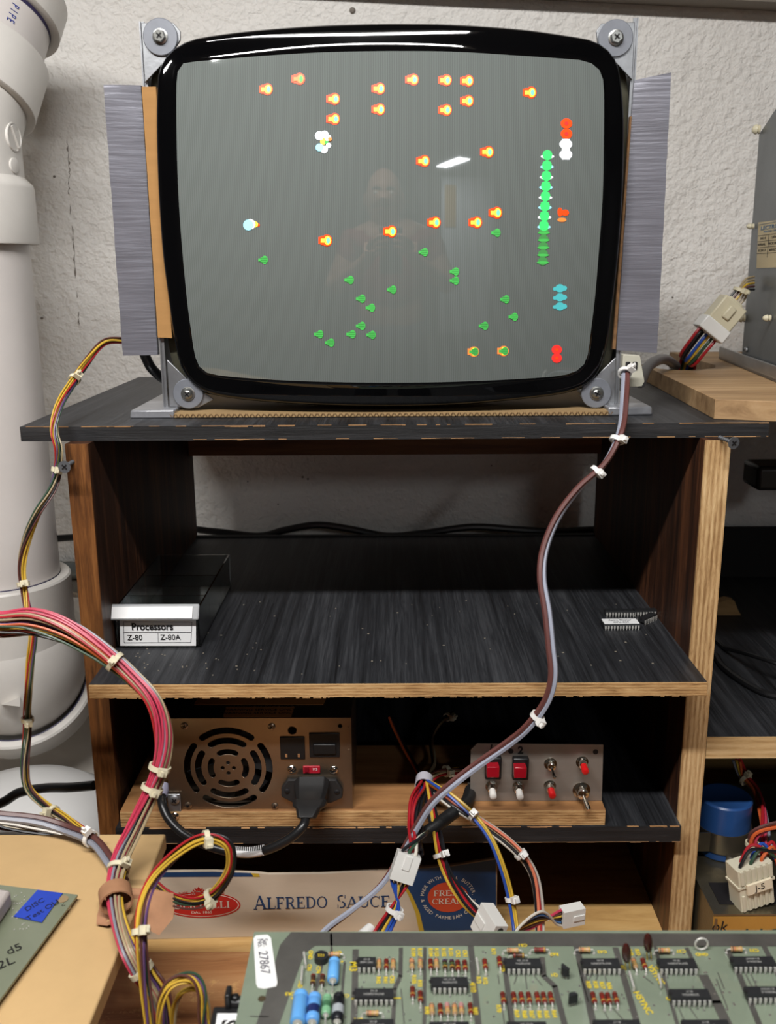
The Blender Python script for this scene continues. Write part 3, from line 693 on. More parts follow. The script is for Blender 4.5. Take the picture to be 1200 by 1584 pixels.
# side shelf unit right of the cabinet
M_PLYF = wood('side_ply_edge', (rgb(150, 116, 74), rgb(186, 152, 104), rgb(206, 174, 128)), 'X', 260, 8, .7, .5, lam=1100, lam_axis='Z')
su = thing('side_shelf_unit', 'neighbouring shelf unit with black shelf and pale plywood edge at right', 'shelf', (.5, .9, TZ))
X0 = XR+TR+.0006; zs = P(1150, 1141, .70).z; zs2 = P(1150, 1173, .70).z
b = MB(); b.bb(X0, .70, .7015, 1.12, zs2, zs, 0); b.bb(X0, .70, .70, .7015, zs2, zs, 1); b.build('shelf', [M_BLK, M_PLYF], su)
MB().bb(.70, .718, .70, 1.12, TZ, ZT).build('side_panel', M_STAIN, su)
MB().bb(X0, .70, 1.112, 1.12, TZ, ZT-.19).build('back_panel', M_BK2, su)
b = MB(); b.hexa([P(1100, 980, .98), P(1164, 972, .98), P(1160, 958, .98), P(1148, 955, .98), P(1142, 945, .98), P(1136, 930, .98), P(1125, 928, .98), P(1112, 932, .98), P(1100, 934, .98)], (0, .012, 0))
tag(b.build('wood_bracket', wood('bracket_wood', (rgb(120, 92, 54), rgb(158, 126, 80), rgb(180, 148, 100)), 'X', 80, 6)), 'pale wooden piece with curved cutouts deep on the side shelf', 'bracket')
MB_ = MB(); MB_.hexa([P(1108, 1003, .97), P(1175, 1003, .97), P(1182, 983, .97), P(1108, 981, .97)], (0, .01, 0)); tag(MB_.build('metal_bar', mat('dark_bar', rgb(70, 70, 70), .6)), 'dark grey bar below the curved wooden piece on the side shelf', 'bar')
b = MB(); b.bb(.335, .46, .86, .90, P(1190, 760, .86).z, P(1190, 722, .86).z); tag(b.build('black_box', M_BLACKP, bevel=.004), 'small black rounded box hanging under the slab at the right edge', 'box')
# a support for it: a strap up to the slab
b2 = MB().bb(.37, .40, .875, .885, P(1190, 724, .86).z, ZT+.0002).build('strap', M_BLACKP, bpy.data.objects['black_box'], origin=bpy.data.objects['black_box'].location)
for nm, pts, r_, lab in (('electric_cable', [(1108, 1000, .90), (1150, 1010, .84), (1200, 1026, .80), (1250, 1045, .80)], .0022, 'thin glossy black cord crossing the side shelf, upper one'), ('electric_cable', [(1105, 1040, .86), (1120, 1046, .83), (1160, 1072, .79), (1200, 1090, .77), (1260, 1100, .77)], .0032, 'thick black cord lying on the side shelf near its front')):
    b = MB(); pp = spline([P(*p) for p in pts], 8); pp = [Vector((p.x, p.y, max(p.z, zs+r_))) for p in pp]; b.tube(pp, r_, 8); tag(b.build(nm, M_RUBBER), lab, 'cord')

# power module on the bench at lower right
ZM = ZC-.497; YM = .66
M_PASS = mat('zinc_chromate_plate', rgb(128, 120, 100), .3, metal=.85, noise=.22, nscale=25, bump=.1, bscale=300)
M_GOLD = mat('gold_chromate', rgb(196, 160, 84), .35, metal=.6, noise=.1, nscale=12)
pm = thing('power_module', 'gold plated steel power supply box with a handwritten ok', 'power supply', (.42, .75, TZ))
b = MB(); b.bb(.2535, .56, YM+.001, .86, TZ, ZM-.0012, 0); b.bb(.2535, .56, YM, .86, ZM-.0014, ZM, 0); b.bb(.2535, .56, YM, YM+.001, TZ, ZM-.002, 1)
b.bb(.2545, .2565, YM-.0006, YM, TZ, ZM-.004, 0)
b.text('ok', FACE(P(1112, 1434, YM-.0004)), .0135, 2, sx=.9, shear=.15)
b.text('d  hC', FACE(P(1172, 1447, YM-.0004)), .015, 2, shear=.2, bold=.0001)
b.build('case', [M_PASS, M_GOLD, M_INK], pm)
cc_ = Vector((P(1115, 1330, .748).x, .750, ZM)); cr = .0225
cap_ = MB(); cap_.lathe(cc_, (0, 0, 1), [(0.0002, cr-.001), (.001, cr), (.050, cr), (.0515, cr-.0012), (.0515, cr-.003), (.0510, cr-.004)], 48)
cap_.build('capacitor', mat('blue_sleeve', rgb(38, 74, 128), .3), pm)
cb = MB(); cb.lathe(cc_, (0, 0, 1), [(.008, cr+.0002), (.008, cr+.0012), (.026, cr+.0012), (.026, cr+.0002)], 48, cap=(False, False))
cb.bb(cc_.x-.004, cc_.x+.009, cc_.y-cr-.0014, cc_.y-cr, ZM+.001, ZM+.01)
cb.bb(cc_.x-.004, cc_.x+.010, cc_.y-cr-.012, cc_.y-cr, ZM, ZM+.0012)
cb.bb(cc_.x-cr-.006, cc_.x-cr+.006, cc_.y-cr*.75, cc_.y-cr*.75+.0012, ZM+.008, ZM+.026)
clamp = cb.build('clamp_ring', mat('clamp_steel', rgb(140, 132, 118), .3, metal=.9), pm)
screw_head(clamp, (cc_.x+.003, cc_.y-cr-.006, ZM+.0012), (0, 0, 1), .0035, h=.002)
MB().bb(P(1120, 1400, YM).x+.001, .315, .672, .70, ZM, ZM+.0006).build('cutout', M_INK, pm)
# J-5 connector
j5 = thing('plug_connector', 'big white ribbed plug marked J-5 standing on the gold power supply', 'connector', P(1158, 1405, .668))
jp = P(1170, 1404, .668); jp.z = ZM+.001
R = Matrix.Rotation(-.16, 3, 'Y') @ Matrix.Rotation(.25, 3, 'Z')
def J(x, y, z): return jp+R @ Vector((x, y, z))
b = MB(); W_ = .030
b.box(J(0, .006, .012), (W_, .016, .022), 0, R); b.box(J(0, .006, .023), (W_+.003, .018, .002), 0, R); b.box(J(0, .006, .031), (W_+.001, .017, .015), 0, R)
for i in range(6): b.box(J(-W_/2+.0025+i*.005, -.0024, .0085), (.0022, .002, .014), 0, R); b.box(J(-W_/2+.0025+i*.005, -.003, .032), (.0030, .0018, .012), 0, R)
b.box(J(.001, -.0045, .0215), (.022, .0022, .0088), 1, R)
b.text('J-5', Matrix.Translation(J(.001, -.0058, .0215)) @ (R.to_4x4()) @ Matrix.Rotation(PI/2, 4, 'X'), .0075, 2, sx=1.1)
b.build('housing', [mat('aged_white_nylon', rgb(206, 200, 178), .4), mat('label_cream', rgb(226, 214, 188), .5), M_INK], j5, bevel=.0005)
for i, c_ in enumerate((BK, RD, GN, BU, OR, RD)):
    s_ = J(-.011+.0048*i, .002+.006*(i % 2), .036)
    MB().tube(spline([s_, s_+Vector((.001, 0, .006)), s_+Vector((.010, .004, .016-.001*i)), P(1205, 1318+i*5, .675), P(1240, 1315+i*5, .68)], 6), .0014).build('wire', wm(c_), j5)
harness('wire_loom', 'loose loop of orange and red wires above the J-5 plug', 'wiring', [(1168, 1330, .70), (1163, 1308, .70), (1172, 1288, .70), (1200, 1278, .70), (1240, 1280, .70)], [OR, OR, PK, BR], R=.0035, wr=.0015, ties=(.3,), twist=.3)
harness('wire_loom', 'dark red and yellow wires hanging under the side shelf', 'wiring', [(1140, 1176, .80), (1148, 1200, .80), (1170, 1225, .78), (1180, 1260, .74), (1184, 1300, .71), (1190, 1322, .70)], [YE, PK, OR, GY, RD], R=.004, wr=.0014, ties=(.25,), twist=.5)

# ================================================================== on the middle shelf
M_CLEAR = mat('clear_styrene', rgb(235, 238, 238), .05, trans=1, ior=1.42)
M_PAPER = mat('white_paper', rgb(226, 226, 226), .6)
dw = thing('parts_drawer', 'clear plastic parts drawer labelled Processors on the middle shelf', 'drawer', (-.186, .80, ZS))
xl, xr = P(178, 980, .727).x, P(309, 980, .727).x; y0, y1 = .727, .880; hh = .033; tk = .0014
b = MB()
b.bb(xl, xr, y0, y1, ZS+.0003, ZS+.0003+tk); b.bb(xl, xl+tk, y0, y1, ZS+.0017, ZS+hh); b.bb(xr-tk, xr, y0, y1, ZS+.0017, ZS+hh)
b.bb(xl+tk, xr-tk, y0, y0+tk, ZS+.0017, ZS+hh-.006); b.bb(xl+tk, xr-tk, y1-tk, y1, ZS+.0017, ZS+hh)
b.bb(xl+tk, xr-tk, y0+.045, y0+.045+tk, ZS+.0017, ZS+hh-.004); b.bb(xl+tk, xr-tk, y0+.1, y0+.1+tk, ZS+.0017, ZS+hh-.004)
b.build('tray', M_CLEAR, dw)
b = MB(); b.hexa([(xl-.003, y0-.007, ZS+.0262), (xl-.003, y0-.001, ZS+.0372), (xl-.003, y0+.002, ZS+.0372), (xl-.003, y0-.003, ZS+.0252)], (xr-xl+.004, 0, 0)); b.build('pull_lip', mat('clear_lip', rgb(200, 202, 204), .12, trans=.4, ior=1.4), dw, bevel=.0012)
cl = [P(185, 955, y0-.0008), P(303, 957, y0-.0008), P(303, 999, y0-.0008), P(186, 999, y0-.0008)]
cl = [Vector((p.x, y0-.0008, max(p.z, ZS+.001))) for p in cl]
b = MB(); b.hexa(cl, (0, .0003, 0), 0)
b.hexa([(xl, y0-.0068, ZS+.0275), (xr-.004, y0-.0068, ZS+.0275), (xr-.004, y0-.0022, ZS+.036), (xl, y0-.0022, ZS+.036)], (0, -.0003, .0002), 0)
tp = lambda x, y: P(x, y, y0-.0012)
b.text('Processors', FACE(tp(235.5, 969.8)), .0084, 1, bold=.00022, sx=.9); b.text('Z-80', FACE(tp(208.5, 986.5)), .0066, 1, bold=.0, sx=.95); b.text('Z-80A', FACE(tp(263.5, 986)), .0066, 1, sx=.95)
def line(p, q, w_=.0003):
    a, c = tp(*p), tp(*q); d = (c-a).normalized(); s_ = Vector((d.z, 0, -d.x))*w_/2; b.hexa([a-s_, c-s_, c+s_, a+s_], (0, -.0001, 0), 2)
for p, q in (((191, 962), (297, 962.5)), ((191, 978), (296, 978)), ((192, 994), (295, 993.5)), ((191, 962), (192, 994)), ((297, 962), (295, 993)), ((244, 978), (245, 994))): line(p, q)
b.build('paper_label', [M_PAPER, M_INK, mat('grey_rule', rgb(90, 90, 96), .6)], dw, smooth=0)

M_CHIP = mat('chip_epoxy', rgb(32, 33, 35), .5, noise=.1, nscale=90)
M_CHIPT = mat('chip_print', rgb(150, 150, 146), .6)
M_PIN = mat('tinned_pin', rgb(214, 212, 206), .4, metal=.5)
def dip(parent, pins, L_, W_=.0065, H=.0034, txt=None, label=False, body=M_CHIP, raise_=.0018, pl_=.0035):
    """local: length along x, centred, standing on z=0. returns the body"""
    b = MB(); z0 = raise_; t_ = .0003
    pr_ = [(-L_/2, -W_/2), (L_/2, -W_/2), (L_/2, W_/2), (-L_/2, W_/2)]
    rs_ = [[(x*f, y*g, z) for x, y in pr_] for f, g, z in ((.985, .94, z0), (1, 1, z0+H*.45), (1, 1, z0+H*.55), (.985, .94, z0+H))]
    b.rings([[Vector(p) for p in r] for r in rs_], 0)
    b.lathe((-L_/2+.0002, 0, z0+H-.0004), (0, 0, 1), [(0, .0011), (.00046, .0011)], 12, 1)
    if label:
        b.bb(-L_/2*.96, L_/2*.96, -W_/2*.92, W_/2*.92, z0+H, z0+H+.0002, 2)
        b.text('Astro Blaster', Matrix.Translation((0, W_*.18, z0+H+.0003)), .0036, 3, bold=.00006); b.text('CPU-829', Matrix.Translation((0, -W_*.22, z0+H+.0003)), .0036, 3, bold=.00006)
    elif txt:
        M = Matrix.Translation((.0, .0, z0+H+.00005)) @ Matrix.Rotation(PI, 4, 'Z')
        b.text(txt[0], M @ Matrix.Translation((0, .0009, 0)), .0019, 3, sx=1); b.text(txt[1], M @ Matrix.Translation((0, -.0013, 0)), .0017, 3)
    ob = b.build('integrated_circuit', [body, M_INK, M_PAPER, M_CHIPT if not label else M_INK], parent, origin=(0, 0, 0), smooth=0)
    n = pins//2
    for sgn in (-1, 1):
        r = MB()
        for i in range(n):
            x = (i-(n-1)/2)*.00254; y = sgn*(W_/2+.0004)
            r.bb(x-.0007, x+.0007, *sorted((y, y+sgn*.0003)), z0+H*.5-.0022, z0+H*.5+.0002); r.bb(x-.0007, x+.0007, *sorted((y-sgn*.0004, y+sgn*.0003)), z0+H*.5, z0+H*.5+.0003)
            r.bb(x-.00028, x+.00028, *sorted((y, y+sgn*.0003)), 0-(.0008 if label else 0)*0, z0+H*.5-.0018)
        r.build('pin_row', M_PIN, ob, origin=(0, 0, 0), smooth=0)
    return ob
def place_chip(label, px, py, rot, pins, L_, W_, lab=False, tilt=None, zoff=0):
    p = PZ(px, py, ZS+.002)
    r = thing('microchip', label, 'microchip', (p.x, p.y, ZS+zoff), rot=tilt or (0, 0, rot)); r.rotation_euler = tilt or (0, 0, rot)
    dip(r, pins, L_, W_, H=.0036, label=lab, pl_=.003); return r
place_chip('white labelled chip with twelve pins showing on the middle shelf', 959, 967, .02, 24, .031, .0128, True)
place_chip('black chip lying crooked nearest the right wall on the middle shelf', 1001, 958, .75, 16, .0195, .0064)
place_chip('black chip behind the crooked chip by the right wall', 1000, 948, .05, 20, .025, .0064)
place_chip('black chip hidden behind the white labelled chip', 958, 949, -.04, 20, .026, .0064)
# black cable seen through the back opening
b = MB(); b.tube(spline([P(*p) for p in ((-300, 860, 1.12), (100, 832, 1.11), (270, 819, 1.10), (330, 822, 1.10), (400, 829, 1.10), (440, 820, 1.10), (490, 812, 1.10), (540, 818, 1.10), (600, 829, 1.10), (660, 824, 1.10), (730, 815, 1.10), (800, 819, 1.10), (860, 822, 1.10), (950, 820, 1.10), (1100, 840, 1.10))], 8), .0042, 10)
tag(b.build('electric_cable', M_RUBBER), 'wavy black cord behind the cabinet seen through its open back', 'cord')

# ================================================================== on the lower shelf
M_PLK = wood('plank_top', (rgb(116, 78, 46), rgb(152, 108, 66), rgb(172, 128, 82)), 'X', 90, 10, .65, .3)
ZP = ZC-.422; YP = .6895
xa, xb = XL+.004, P(936, 1268, YP).x
b = MB(); b.bb(xa, xb, YP+.001, .80, ZL+.0002, ZP, 0); b.bb(xa, xb, YP, YP+.001, ZL+.0002, ZP-.0002, 1)
tag(b.build('plywood_plank', [M_PLK, M_PLYEX], bevel=.0004), 'rough plywood plank on the lower shelf carrying the power supply', 'plank')
# ---- power supply
M_PSU = mat('psu_bronze_steel', rgb(150, 134, 116), .3, metal=.92, noise=.06, nscale=8, stretch=(4, 1, .4))
psu = thing('power_supply', 'computer power supply with round fan grille and black power plug', 'power supply', (-.13, .76, ZP))
yq = .693; X0_, X1_ = P(258, 1180, yq).x, P(544, 1180, yq).x; Z0_, Z1_ = ZP+.0004, P(400, 1111, yq).z
def rect_loop(hx, hy, hole, n): return None
fan = P(353, 1188, yq)
# front plate with real slots: grid of polygons cut by a fine raster is heavy, so cut with a boolean
b = MB(); b.bb(X0_, X1_, yq, yq+.0012, Z0_, Z1_)
face = b.build('front_plate', M_PSU, psu, smooth=0)
cut = MB()
def slot(r0, r1, a0, a1, n=14):
    q = []
    rm, hw = (r0+r1)/2, (r1-r0)/2
    for i in range(n+1): a = a0+(a1-a0)*i/n; q.append((r1, a))
    ring = [Vector((fan.x+r*math.sin(a), yq-.01, fan.z+r*math.cos(a))) for r, a in q]
    for i in range(1, 6):
        th = PI*i/6; d = hw*math.cos(th); e = hw*math.sin(th)/rm; ring.append(Vector((fan.x+(rm+d)*math.sin(a1+e), yq-.01, fan.z+(rm+d)*math.cos(a1+e))))
    for i in range(n+1): a = a1+(a0-a1)*i/n; ring.append(Vector((fan.x+r0*math.sin(a), yq-.01, fan.z+r0*math.cos(a))))
    for i in range(1, 6):
        th = PI*i/6; d = -hw*math.cos(th); e = hw*math.sin(th)/rm; ring.append(Vector((fan.x+(rm+d)*math.sin(a0-e), yq-.01, fan.z+(rm+d)*math.cos(a0-e))))
    cut.hexa(ring, (0, .03, 0))
sc_ = .0363/ .0363
for q in range(4):
    a = q*PI/2
    slot(.0118, .0166, a-.46, a+.46); slot(.0215, .0268, a-.56, a+.56); slot(.0302, .0356, a-.63, a+.63)
for q in range(4):
    a = q*PI/2; cut.cyl((fan.x+.0045*math.sin(a), yq-.01, fan.z+.0045*math.cos(a)), (fan.x+.0045*math.sin(a), yq+.02, fan.z+.0045*math.cos(a)), .0017, n=14)
for x, y, r in ((452, 1130, .0036), (263, 1121, .0018), (526, 1123, .0018)):
    p = P(x, y, yq); cut.cyl((p.x, yq-.01, p.z), (p.x, yq+.02, p.z), r, n=18)
co_ = cut.build('cutter', M_PSU)
bo = face.modifiers.new('b', 'BOOLEAN'); bo.object = co_; bo.operation = 'DIFFERENCE'; bo.solver = 'EXACT'
dg = bpy.context.evaluated_depsgraph_get(); dg.update()
nm_ = bpy.data.meshes.new_from_object(face.evaluated_get(dg)); face.modifiers.clear(); face.data = nm_
bpy.data.objects.remove(co_)
b = MB(); D_ = .10                                     # folded case behind the plate, open inside
b.bb(X0_, X0_+.0012, yq+.0012, yq+D_, Z0_, Z1_); b.bb(X1_-.0012, X1_, yq+.0012, yq+D_, Z0_, Z1_); b.bb(X0_+.0012, X1_-.0012, yq+.0012, yq+D_, Z1_-.0012, Z1_); b.bb(X0_+.0012, X1_-.0012, yq+.0012, yq+D_, Z0_, Z0_+.0012); b.bb(X0_, X1_, yq+D_, yq+D_+.0012, Z0_, Z1_)
for z in (P(540, 1140, yq).z, P(540, 1175, yq).z): b.bb(X1_-.0030, X1_-.0015, yq-.0006, yq, z-.009, z+.009)
b.build('case', M_PSU, psu)
b = MB(); b.cyl((fan.x, yq+.010, fan.z), (fan.x, yq+.016, fan.z), .014, n=30)
for i in range(7):
    a = i*2*PI/7; d = Vector((math.cos(a), 0, math.sin(a))); e = Vector((-math.sin(a), .5, math.cos(a))).normalized(); c = Vector((fan.x, yq+.013, fan.z))
    b.hexa([c+d*.012-e*.005, c+d*.035-e*.010, c+d*.035+e*.010, c+d*.012+e*.005], d.cross(e)*.001)
b.build('fan', M_BLACKP, psu)
for x, y in ((285, 1123), (420, 1124), (291, 1246), (425, 1247)): screw_head(psu, P(x, y, yq-.0002), (0, -1, 0), .003, m=M_PSU, h=.0012)
for x, y in ((451, 1190), (516, 1191)): screw_head(psu, P(x, y, yq-.0002), (0, -1, 0), .0036, m=M_CHROME, h=.002)
def plate(x0, y0, x1, y1, d, name, m, bev=.0006, parent=psu, Y=None):
    Y = Y or yq; a, c = P(x0, y1, Y), P(x1, y0, Y); return MB().bb(a.x, c.x, Y-d, Y-.0001, a.z, c.z).build(name, m, parent, bevel=bev)
sck = plate(434, 1139, 471, 1174, .0012, 'outlet_socket', M_BLACKP)
b = MB(); sp_ = P(452, 1157, yq-.0013)
for dx in (-.005, .005): b.bb(sp_.x+dx-.0008, sp_.x+dx+.0008, yq-.0016, yq-.0012, sp_.z-.008, sp_.z-.005)
b.build('socket_pins', M_CHROME, sck)
sw = plate(479, 1133, 525, 1171, .0012, 'rocker_switch', M_BLACKP)
p_ = P(502, 1160, yq-.0014); MB().tube([(p_.x+.0016*math.cos(a), p_.y-.0002, p_.z+.0016*math.sin(a)) for a in [2*PI*i/16 for i in range(16)]], .00025, 5, closed=True).build('switch_mark', M_CHIPT, sw)
MB().bb(p_.x-.009, p_.x+.009, yq-.0028, yq-.0012, P(500, 1156, yq).z-.005, P(500, 1156, yq).z+.004).build('rocker', M_BLACKP, sw, bevel=.0008)
sv = plate(469, 1184, 495, 1196, .0010, 'voltage_switch', solid((168, 28, 44), .4))
p_ = P(476, 1190, yq-.0012); b = MB(); b.bb(p_.x-.0025, p_.x+.0008, yq-.0022, yq-.0010, p_.z-.002, p_.z+.002); b.text('115', FACE(P(487, 1190, yq-.0013)), .0028, 1); b.build('slider', [solid((120, 14, 30), .4), M_PAPER], sv)
# C14 inlet, C13 plug and cord
iq = [(446, 1202), (520, 1202), (530, 1218), (530, 1230), (512, 1238), (454, 1238), (436, 1228), (436, 1216)]
inl = MB().hexa([P(x, y, yq-.0002) for x, y in iq], (0, -.0045, 0)).build('power_inlet', mat('matt_black_plastic', rgb(34, 33, 33), .6), psu, bevel=.0008)
for x, y in ((444, 1224), (521, 1225)): screw_head(inl, P(x, y, yq-.0048), (0, -1, 0), .0022, m=M_INK, h=.0008)
plug = thing('power_cable', 'black power cord with moulded plug in the power supply and white tag', 'cord', P(480, 1240, .67))
pc0 = P(483, 1213, yq-.005); dirp = (P(478, 1250, .655)-pc0)
b = MB(); u_ = Vector((1, 0, 0))
def sect(c, w_, h_, n_=Vector((0, -.75, -.66))):
    n_ = n_.normalized(); v_ = n_.cross(u_); return [c+u_*w_*sx_+v_*h_*sz_ for sx_, sz_ in ((-1, -.6), (-.75, -1), (.75, -1), (1, -.6), (1, .6), (.75, 1), (-.75, 1), (-1, .6))]
pth = [(pc0, .0135, .0085), (P(482, 1226, .682), .0135, .0088), (P(481, 1237, .676), .0112, .0085), (P(480, 1239, .675), .0135, .0095), (P(478, 1248, .668), .0125, .0090), (P(477, 1252, .664), .0095, .0075), (P(474, 1266, .656), .0068, .006)]
b.rings([sect(c, w_, h_, (Vector((0, -1, -.25)) if i < 2 else Vector((-.05, -.6, -.8)))) for i, (c, w_, h_) in enumerate(pth)])
b.build('plug', mat('dusty_black_plastic', rgb(30, 29, 29), .45, noise=.2, nscale=80), plug, bevel=.0008)
cpath = [(474, 1264, .656), (467, 1280, .648), (445, 1299, .645), (410, 1315, .645), (370, 1319, .65), (325, 1309, .655), (285, 1290, .665), (260, 1265, .675), (250, 1240, .685), (253, 1225, .70), (262, 1215, .74)]
b = MB(); cable(b, cpath, .0036, 12); b.build('cord', M_RUBBER, plug)
b = MB(); cable(b, [(408, 1315, .645), (385, 1318.5, .648), (361, 1317, .6515)], .0041, 12, 6, 0)
for i in range(15):
    p_ = P(364+i*2.9, 1311.5+.12*i if i < 8 else 1312.5-.3*(i-8), .640); b.box(p_, (.0007, .0004, .0042), 1)
b.build('cord_tag', [M_PAPER, M_INK], plug)
b = MB(); b.cyl(P(253, 1213, .70), P(247, 1232, .692), .0062, .0058, 20); b.build('bushing', mat('pale_lilac_plastic', rgb(150, 148, 168), .4), plug)
# small steel strap holding the supply to the plank
st = P(269, 1238, yq-.003); b = MB(); b.bb(st.x-.0052, st.x+.0052, yq-.0028, yq-.0016, P(269, 1267, yq).z, P(269, 1226, yq).z)
strap = b.build('mounting_strap', M_ZINC, psu, bevel=.0006)
screw_head(strap, P(270, 1237, yq-.0028), (0, -1, 0), .0042, m=M_ZINC, h=.002); screw_head(strap, P(271, 1262, yq-.0028), (0, -1, 0), .0036, m=M_CHROME, h=.0025)
b = MB(); zt_ = Z1_+.0002
q = [PZ(345, 1110, zt_), PZ(450, 1110, zt_), PZ(456, 1093, zt_), PZ(350, 1093, zt_)]; q = [Vector((p.x, max(p.y, yq+.002), p.z)) for p in q]; b.hexa(q, (0, 0, .0002), 0)
m_ = (q[0]+q[1])/2
for i in range(3): b.text('WARNING SERVICE ONLY', frame(Vector((m_.x, q[0].y+.006+i*.006, zt_+.0004)), (1, 0, 0), (0, 1, 0)), .005, 1)
q = [PZ(300, 1090, zt_), PZ(500, 1090, zt_), PZ(505, 1080, zt_), PZ(306, 1080, zt_)]; b.hexa(q, (0, 0, .0002), 0)
b.build('warning_label', [mat('orange_label', rgb(178, 118, 64), .6), M_INK], psu, smooth=0)

# ---- control panel
cp = thing('switch_panel', 'small metal test panel of push buttons and toggle switches', 'control panel', (.16, .71, ZP))
yc = .7035; M_CP = mat('brushed_aluminium', rgb(150, 142, 134), .42, metal=.55, noise=.05, nscale=20, stretch=(.3, 1, 8))
q = [P(727, 1247, yc), P(930, 1249, yc), P(933, 1152, yc), P(738, 1150, yc), P(728, 1160, yc)]
zmn = ZP+.0003; q = [Vector((p.x, p.y, max(p.z, zmn))) for p in q]; q[0].z = q[1].z = zmn
b = MB(); b.hexa(q, (0, .0015, 0), 0); b.bb(q[0].x, q[1].x, yc+.0015, yc+.03, zmn, zmn+.0015, 0)
for x, y, r in ((790, 1162, .0022), (921, 1163, .0022)): p = P(x, y, yc-.0001); b.lathe(p, (0, -1, 0), [(0, r), (.0001, r)], 20, 1)
b.text('1', FACE(P(759, 1158, yc-.0003)), .009, 1, shear=.1, bold=.0002); b.text('2', FACE(P(805, 1161, yc-.0003)), .009, 1, bold=.0003)
b.build('face_plate', [M_CP, M_INK], cp)
DN = Vector((0, -1, -.12)).normalized()
def redbtn(x, y):
    a, c = P(x-13, y+15, yc), P(x+13, y-19, yc); h = MB().bb(a.x, c.x, yc-.006, yc, a.z, c.z).build('button_housing', M_BLACKP, cp, bevel=.0012)
    a, c = P(x-10, y+14, yc-.010), P(x+10, y-3, yc-.010); MB().bb(a.x, c.x, yc-.0135, yc-.005, a.z, c.z).build('button_cap', mat('red_lens', rgb(150, 16, 30), .2), h, bevel=.0008)
redbtn(762, 1186); redbtn(804, 1187)
def push(x, y, colr, tip_dx=2):
    c = P(x, y, yc); b = MB(); b.lathe(c, (0, -1, 0), [(0, .0050), (.0006, .0050)], 20, 0); b.lathe(c+Vector((0, -.0006, 0)), (0, -1, 0), [(0, .0043), (.002, .0043)], 6, 0); b.lathe(c+Vector((0, -.0026, 0)), DN, [(0, .0034), (.004, .0034), (.0042, .003)], 20, 0)
    h = b.build('push_switch', M_CHROME, cp)
    MB().lathe(c+Vector((0, -.006, 0)), DN, [(0, .0026), (.007, .0030), (.0088, .0027), (.0094, .0015)], 18).build('button_cap', solid(colr, .3), h)
push(760, 1216, (222, 218, 212)); push(801, 1217, (222, 218, 212)); push(850, 1215, (206, 26, 28)); push(900, 1178, (206, 26, 28))
def toggle(x, y, s, dz):
    c = P(x, y, yc); b = MB(); b.lathe(c, (0, -1, 0), [(0, .0052*s), (.0006, .0052*s)], 20, 0); b.lathe(c+Vector((0, -.0006, 0)), (0, -1, 0), [(0, .0042*s), (.002*s, .0042*s)], 6, 0); b.lathe(c+Vector((0, -.0025, 0)), (0, -1, 0), [(0, .0032*s), (.004*s, .0032*s), (.0045*s, .0022*s)], 20, 0)
    h = b.build('toggle_switch', M_CHROME, cp)
    MB().lathe(c+Vector((0, -.0055*s, 0)), Vector((.12, -1, dz)), [(0, .0009*s), (.008*s, .0015*s), (.0098*s, .0017*s), (.011*s, .001*s)], 16).build('lever', M_CHROME, h)
toggle(851, 1181, 1.0, -.45); toggle(899, 1222, 1.4, -.35)

# ---- carton
bx = thing('sauce_carton', 'low cardboard carton printed Alfredo Sauce under the lower shelf', 'carton', (-.05, .75, TZ))
L0, R0 = PZ(205, 1454, TZ), PZ(768, 1440, TZ); uxb = (R0-L0).normalized(); nb_ = Vector((uxb.y, -uxb.x, 0))
def B(px, py, lift=0):
    d = ray(px, py); t_ = (L0+nb_*lift-CAM).dot(nb_)/d.dot(nb_); return CAM+d*t_
top_pts = [(205, 1348), (243, 1349), (330, 1348), (400, 1351), (415, 1353), (500, 1352), (600, 1345), (640, 1343), (700, 1339), (768, 1328)]
M_CART = mat('printed_carton_white', rgb(196, 180, 160), .6, noise=.06, nscale=40, stretch=(.2, 1, 1), spec=.2)
M_NAVY = mat('carton_navy', rgb(28, 62, 104), .5); M_CYEL = mat('carton_yellow', rgb(190, 158, 50), .5); M_CRED = mat('carton_red', rgb(190, 42, 34), .5); M_CORA = mat('carton_orange_red', rgb(200, 74, 44), .5); M_KRAFT = mat('kraft', rgb(150, 110, 70), .8)
b = MB(); poly = [L0.copy(), R0.copy()]+[B(x, y) for x, y in reversed(top_pts)]
poly[0].z = poly[1].z = TZ+.0003
poly = [B(205, 1454), B(768, 1439)]+poly[2:]
for i in (0, 1): poly[i].z = TZ+.0003
b.hexa(poly, -nb_*.003, 0)
kx = .003
p0, p1 = poly[0], poly[1]
hgt = .062
bk = -nb_*.10
b.hexa([p1-nb_*.0031, p1-nb_*.10, p1-nb_*.10+Vector((0, 0, hgt)), p1-nb_*.0031+Vector((0, 0, hgt))], -uxb*.003, 1)
b.hexa([p0-nb_*.0031, p0-nb_*.10, p0-nb_*.10+Vector((0, 0, hgt)), p0-nb_*.0031+Vector((0, 0, hgt))], uxb*.003, 1)
b.hexa([p0-nb_*.10, p1-nb_*.10, p1-nb_*.10+Vector((0, 0, hgt)), p0-nb_*.10+Vector((0, 0, hgt))], -nb_*.003, 1)
b.hexa([p0-nb_*.0031, p1-nb_*.0031, p1-nb_*.10, p0-nb_*.10], Vector((0, 0, .002)), 1)
b.build('carton_body', [M_CART, M_KRAFT], bx, smooth=0)
pr_ = MB(); LF = .0003
def poly_b(pts, k, lift=LF):
    q = [B(x, y, lift) for x, y in pts]; pr_.add(q, [tuple(range(len(q)))], k)
def arcpts(cx, cy, rx, ry, a0, a1, n=40): return [(cx+rx*math.cos(a0+(a1-a0)*i/n), cy+ry*math.sin(a0+(a1-a0)*i/n)) for i in range(n+1)]
poly_b([(206, 1348.5), (243, 1349.5), (330, 1348.5), (388, 1350.5), (392, 1356), (206, 1357)], 0)
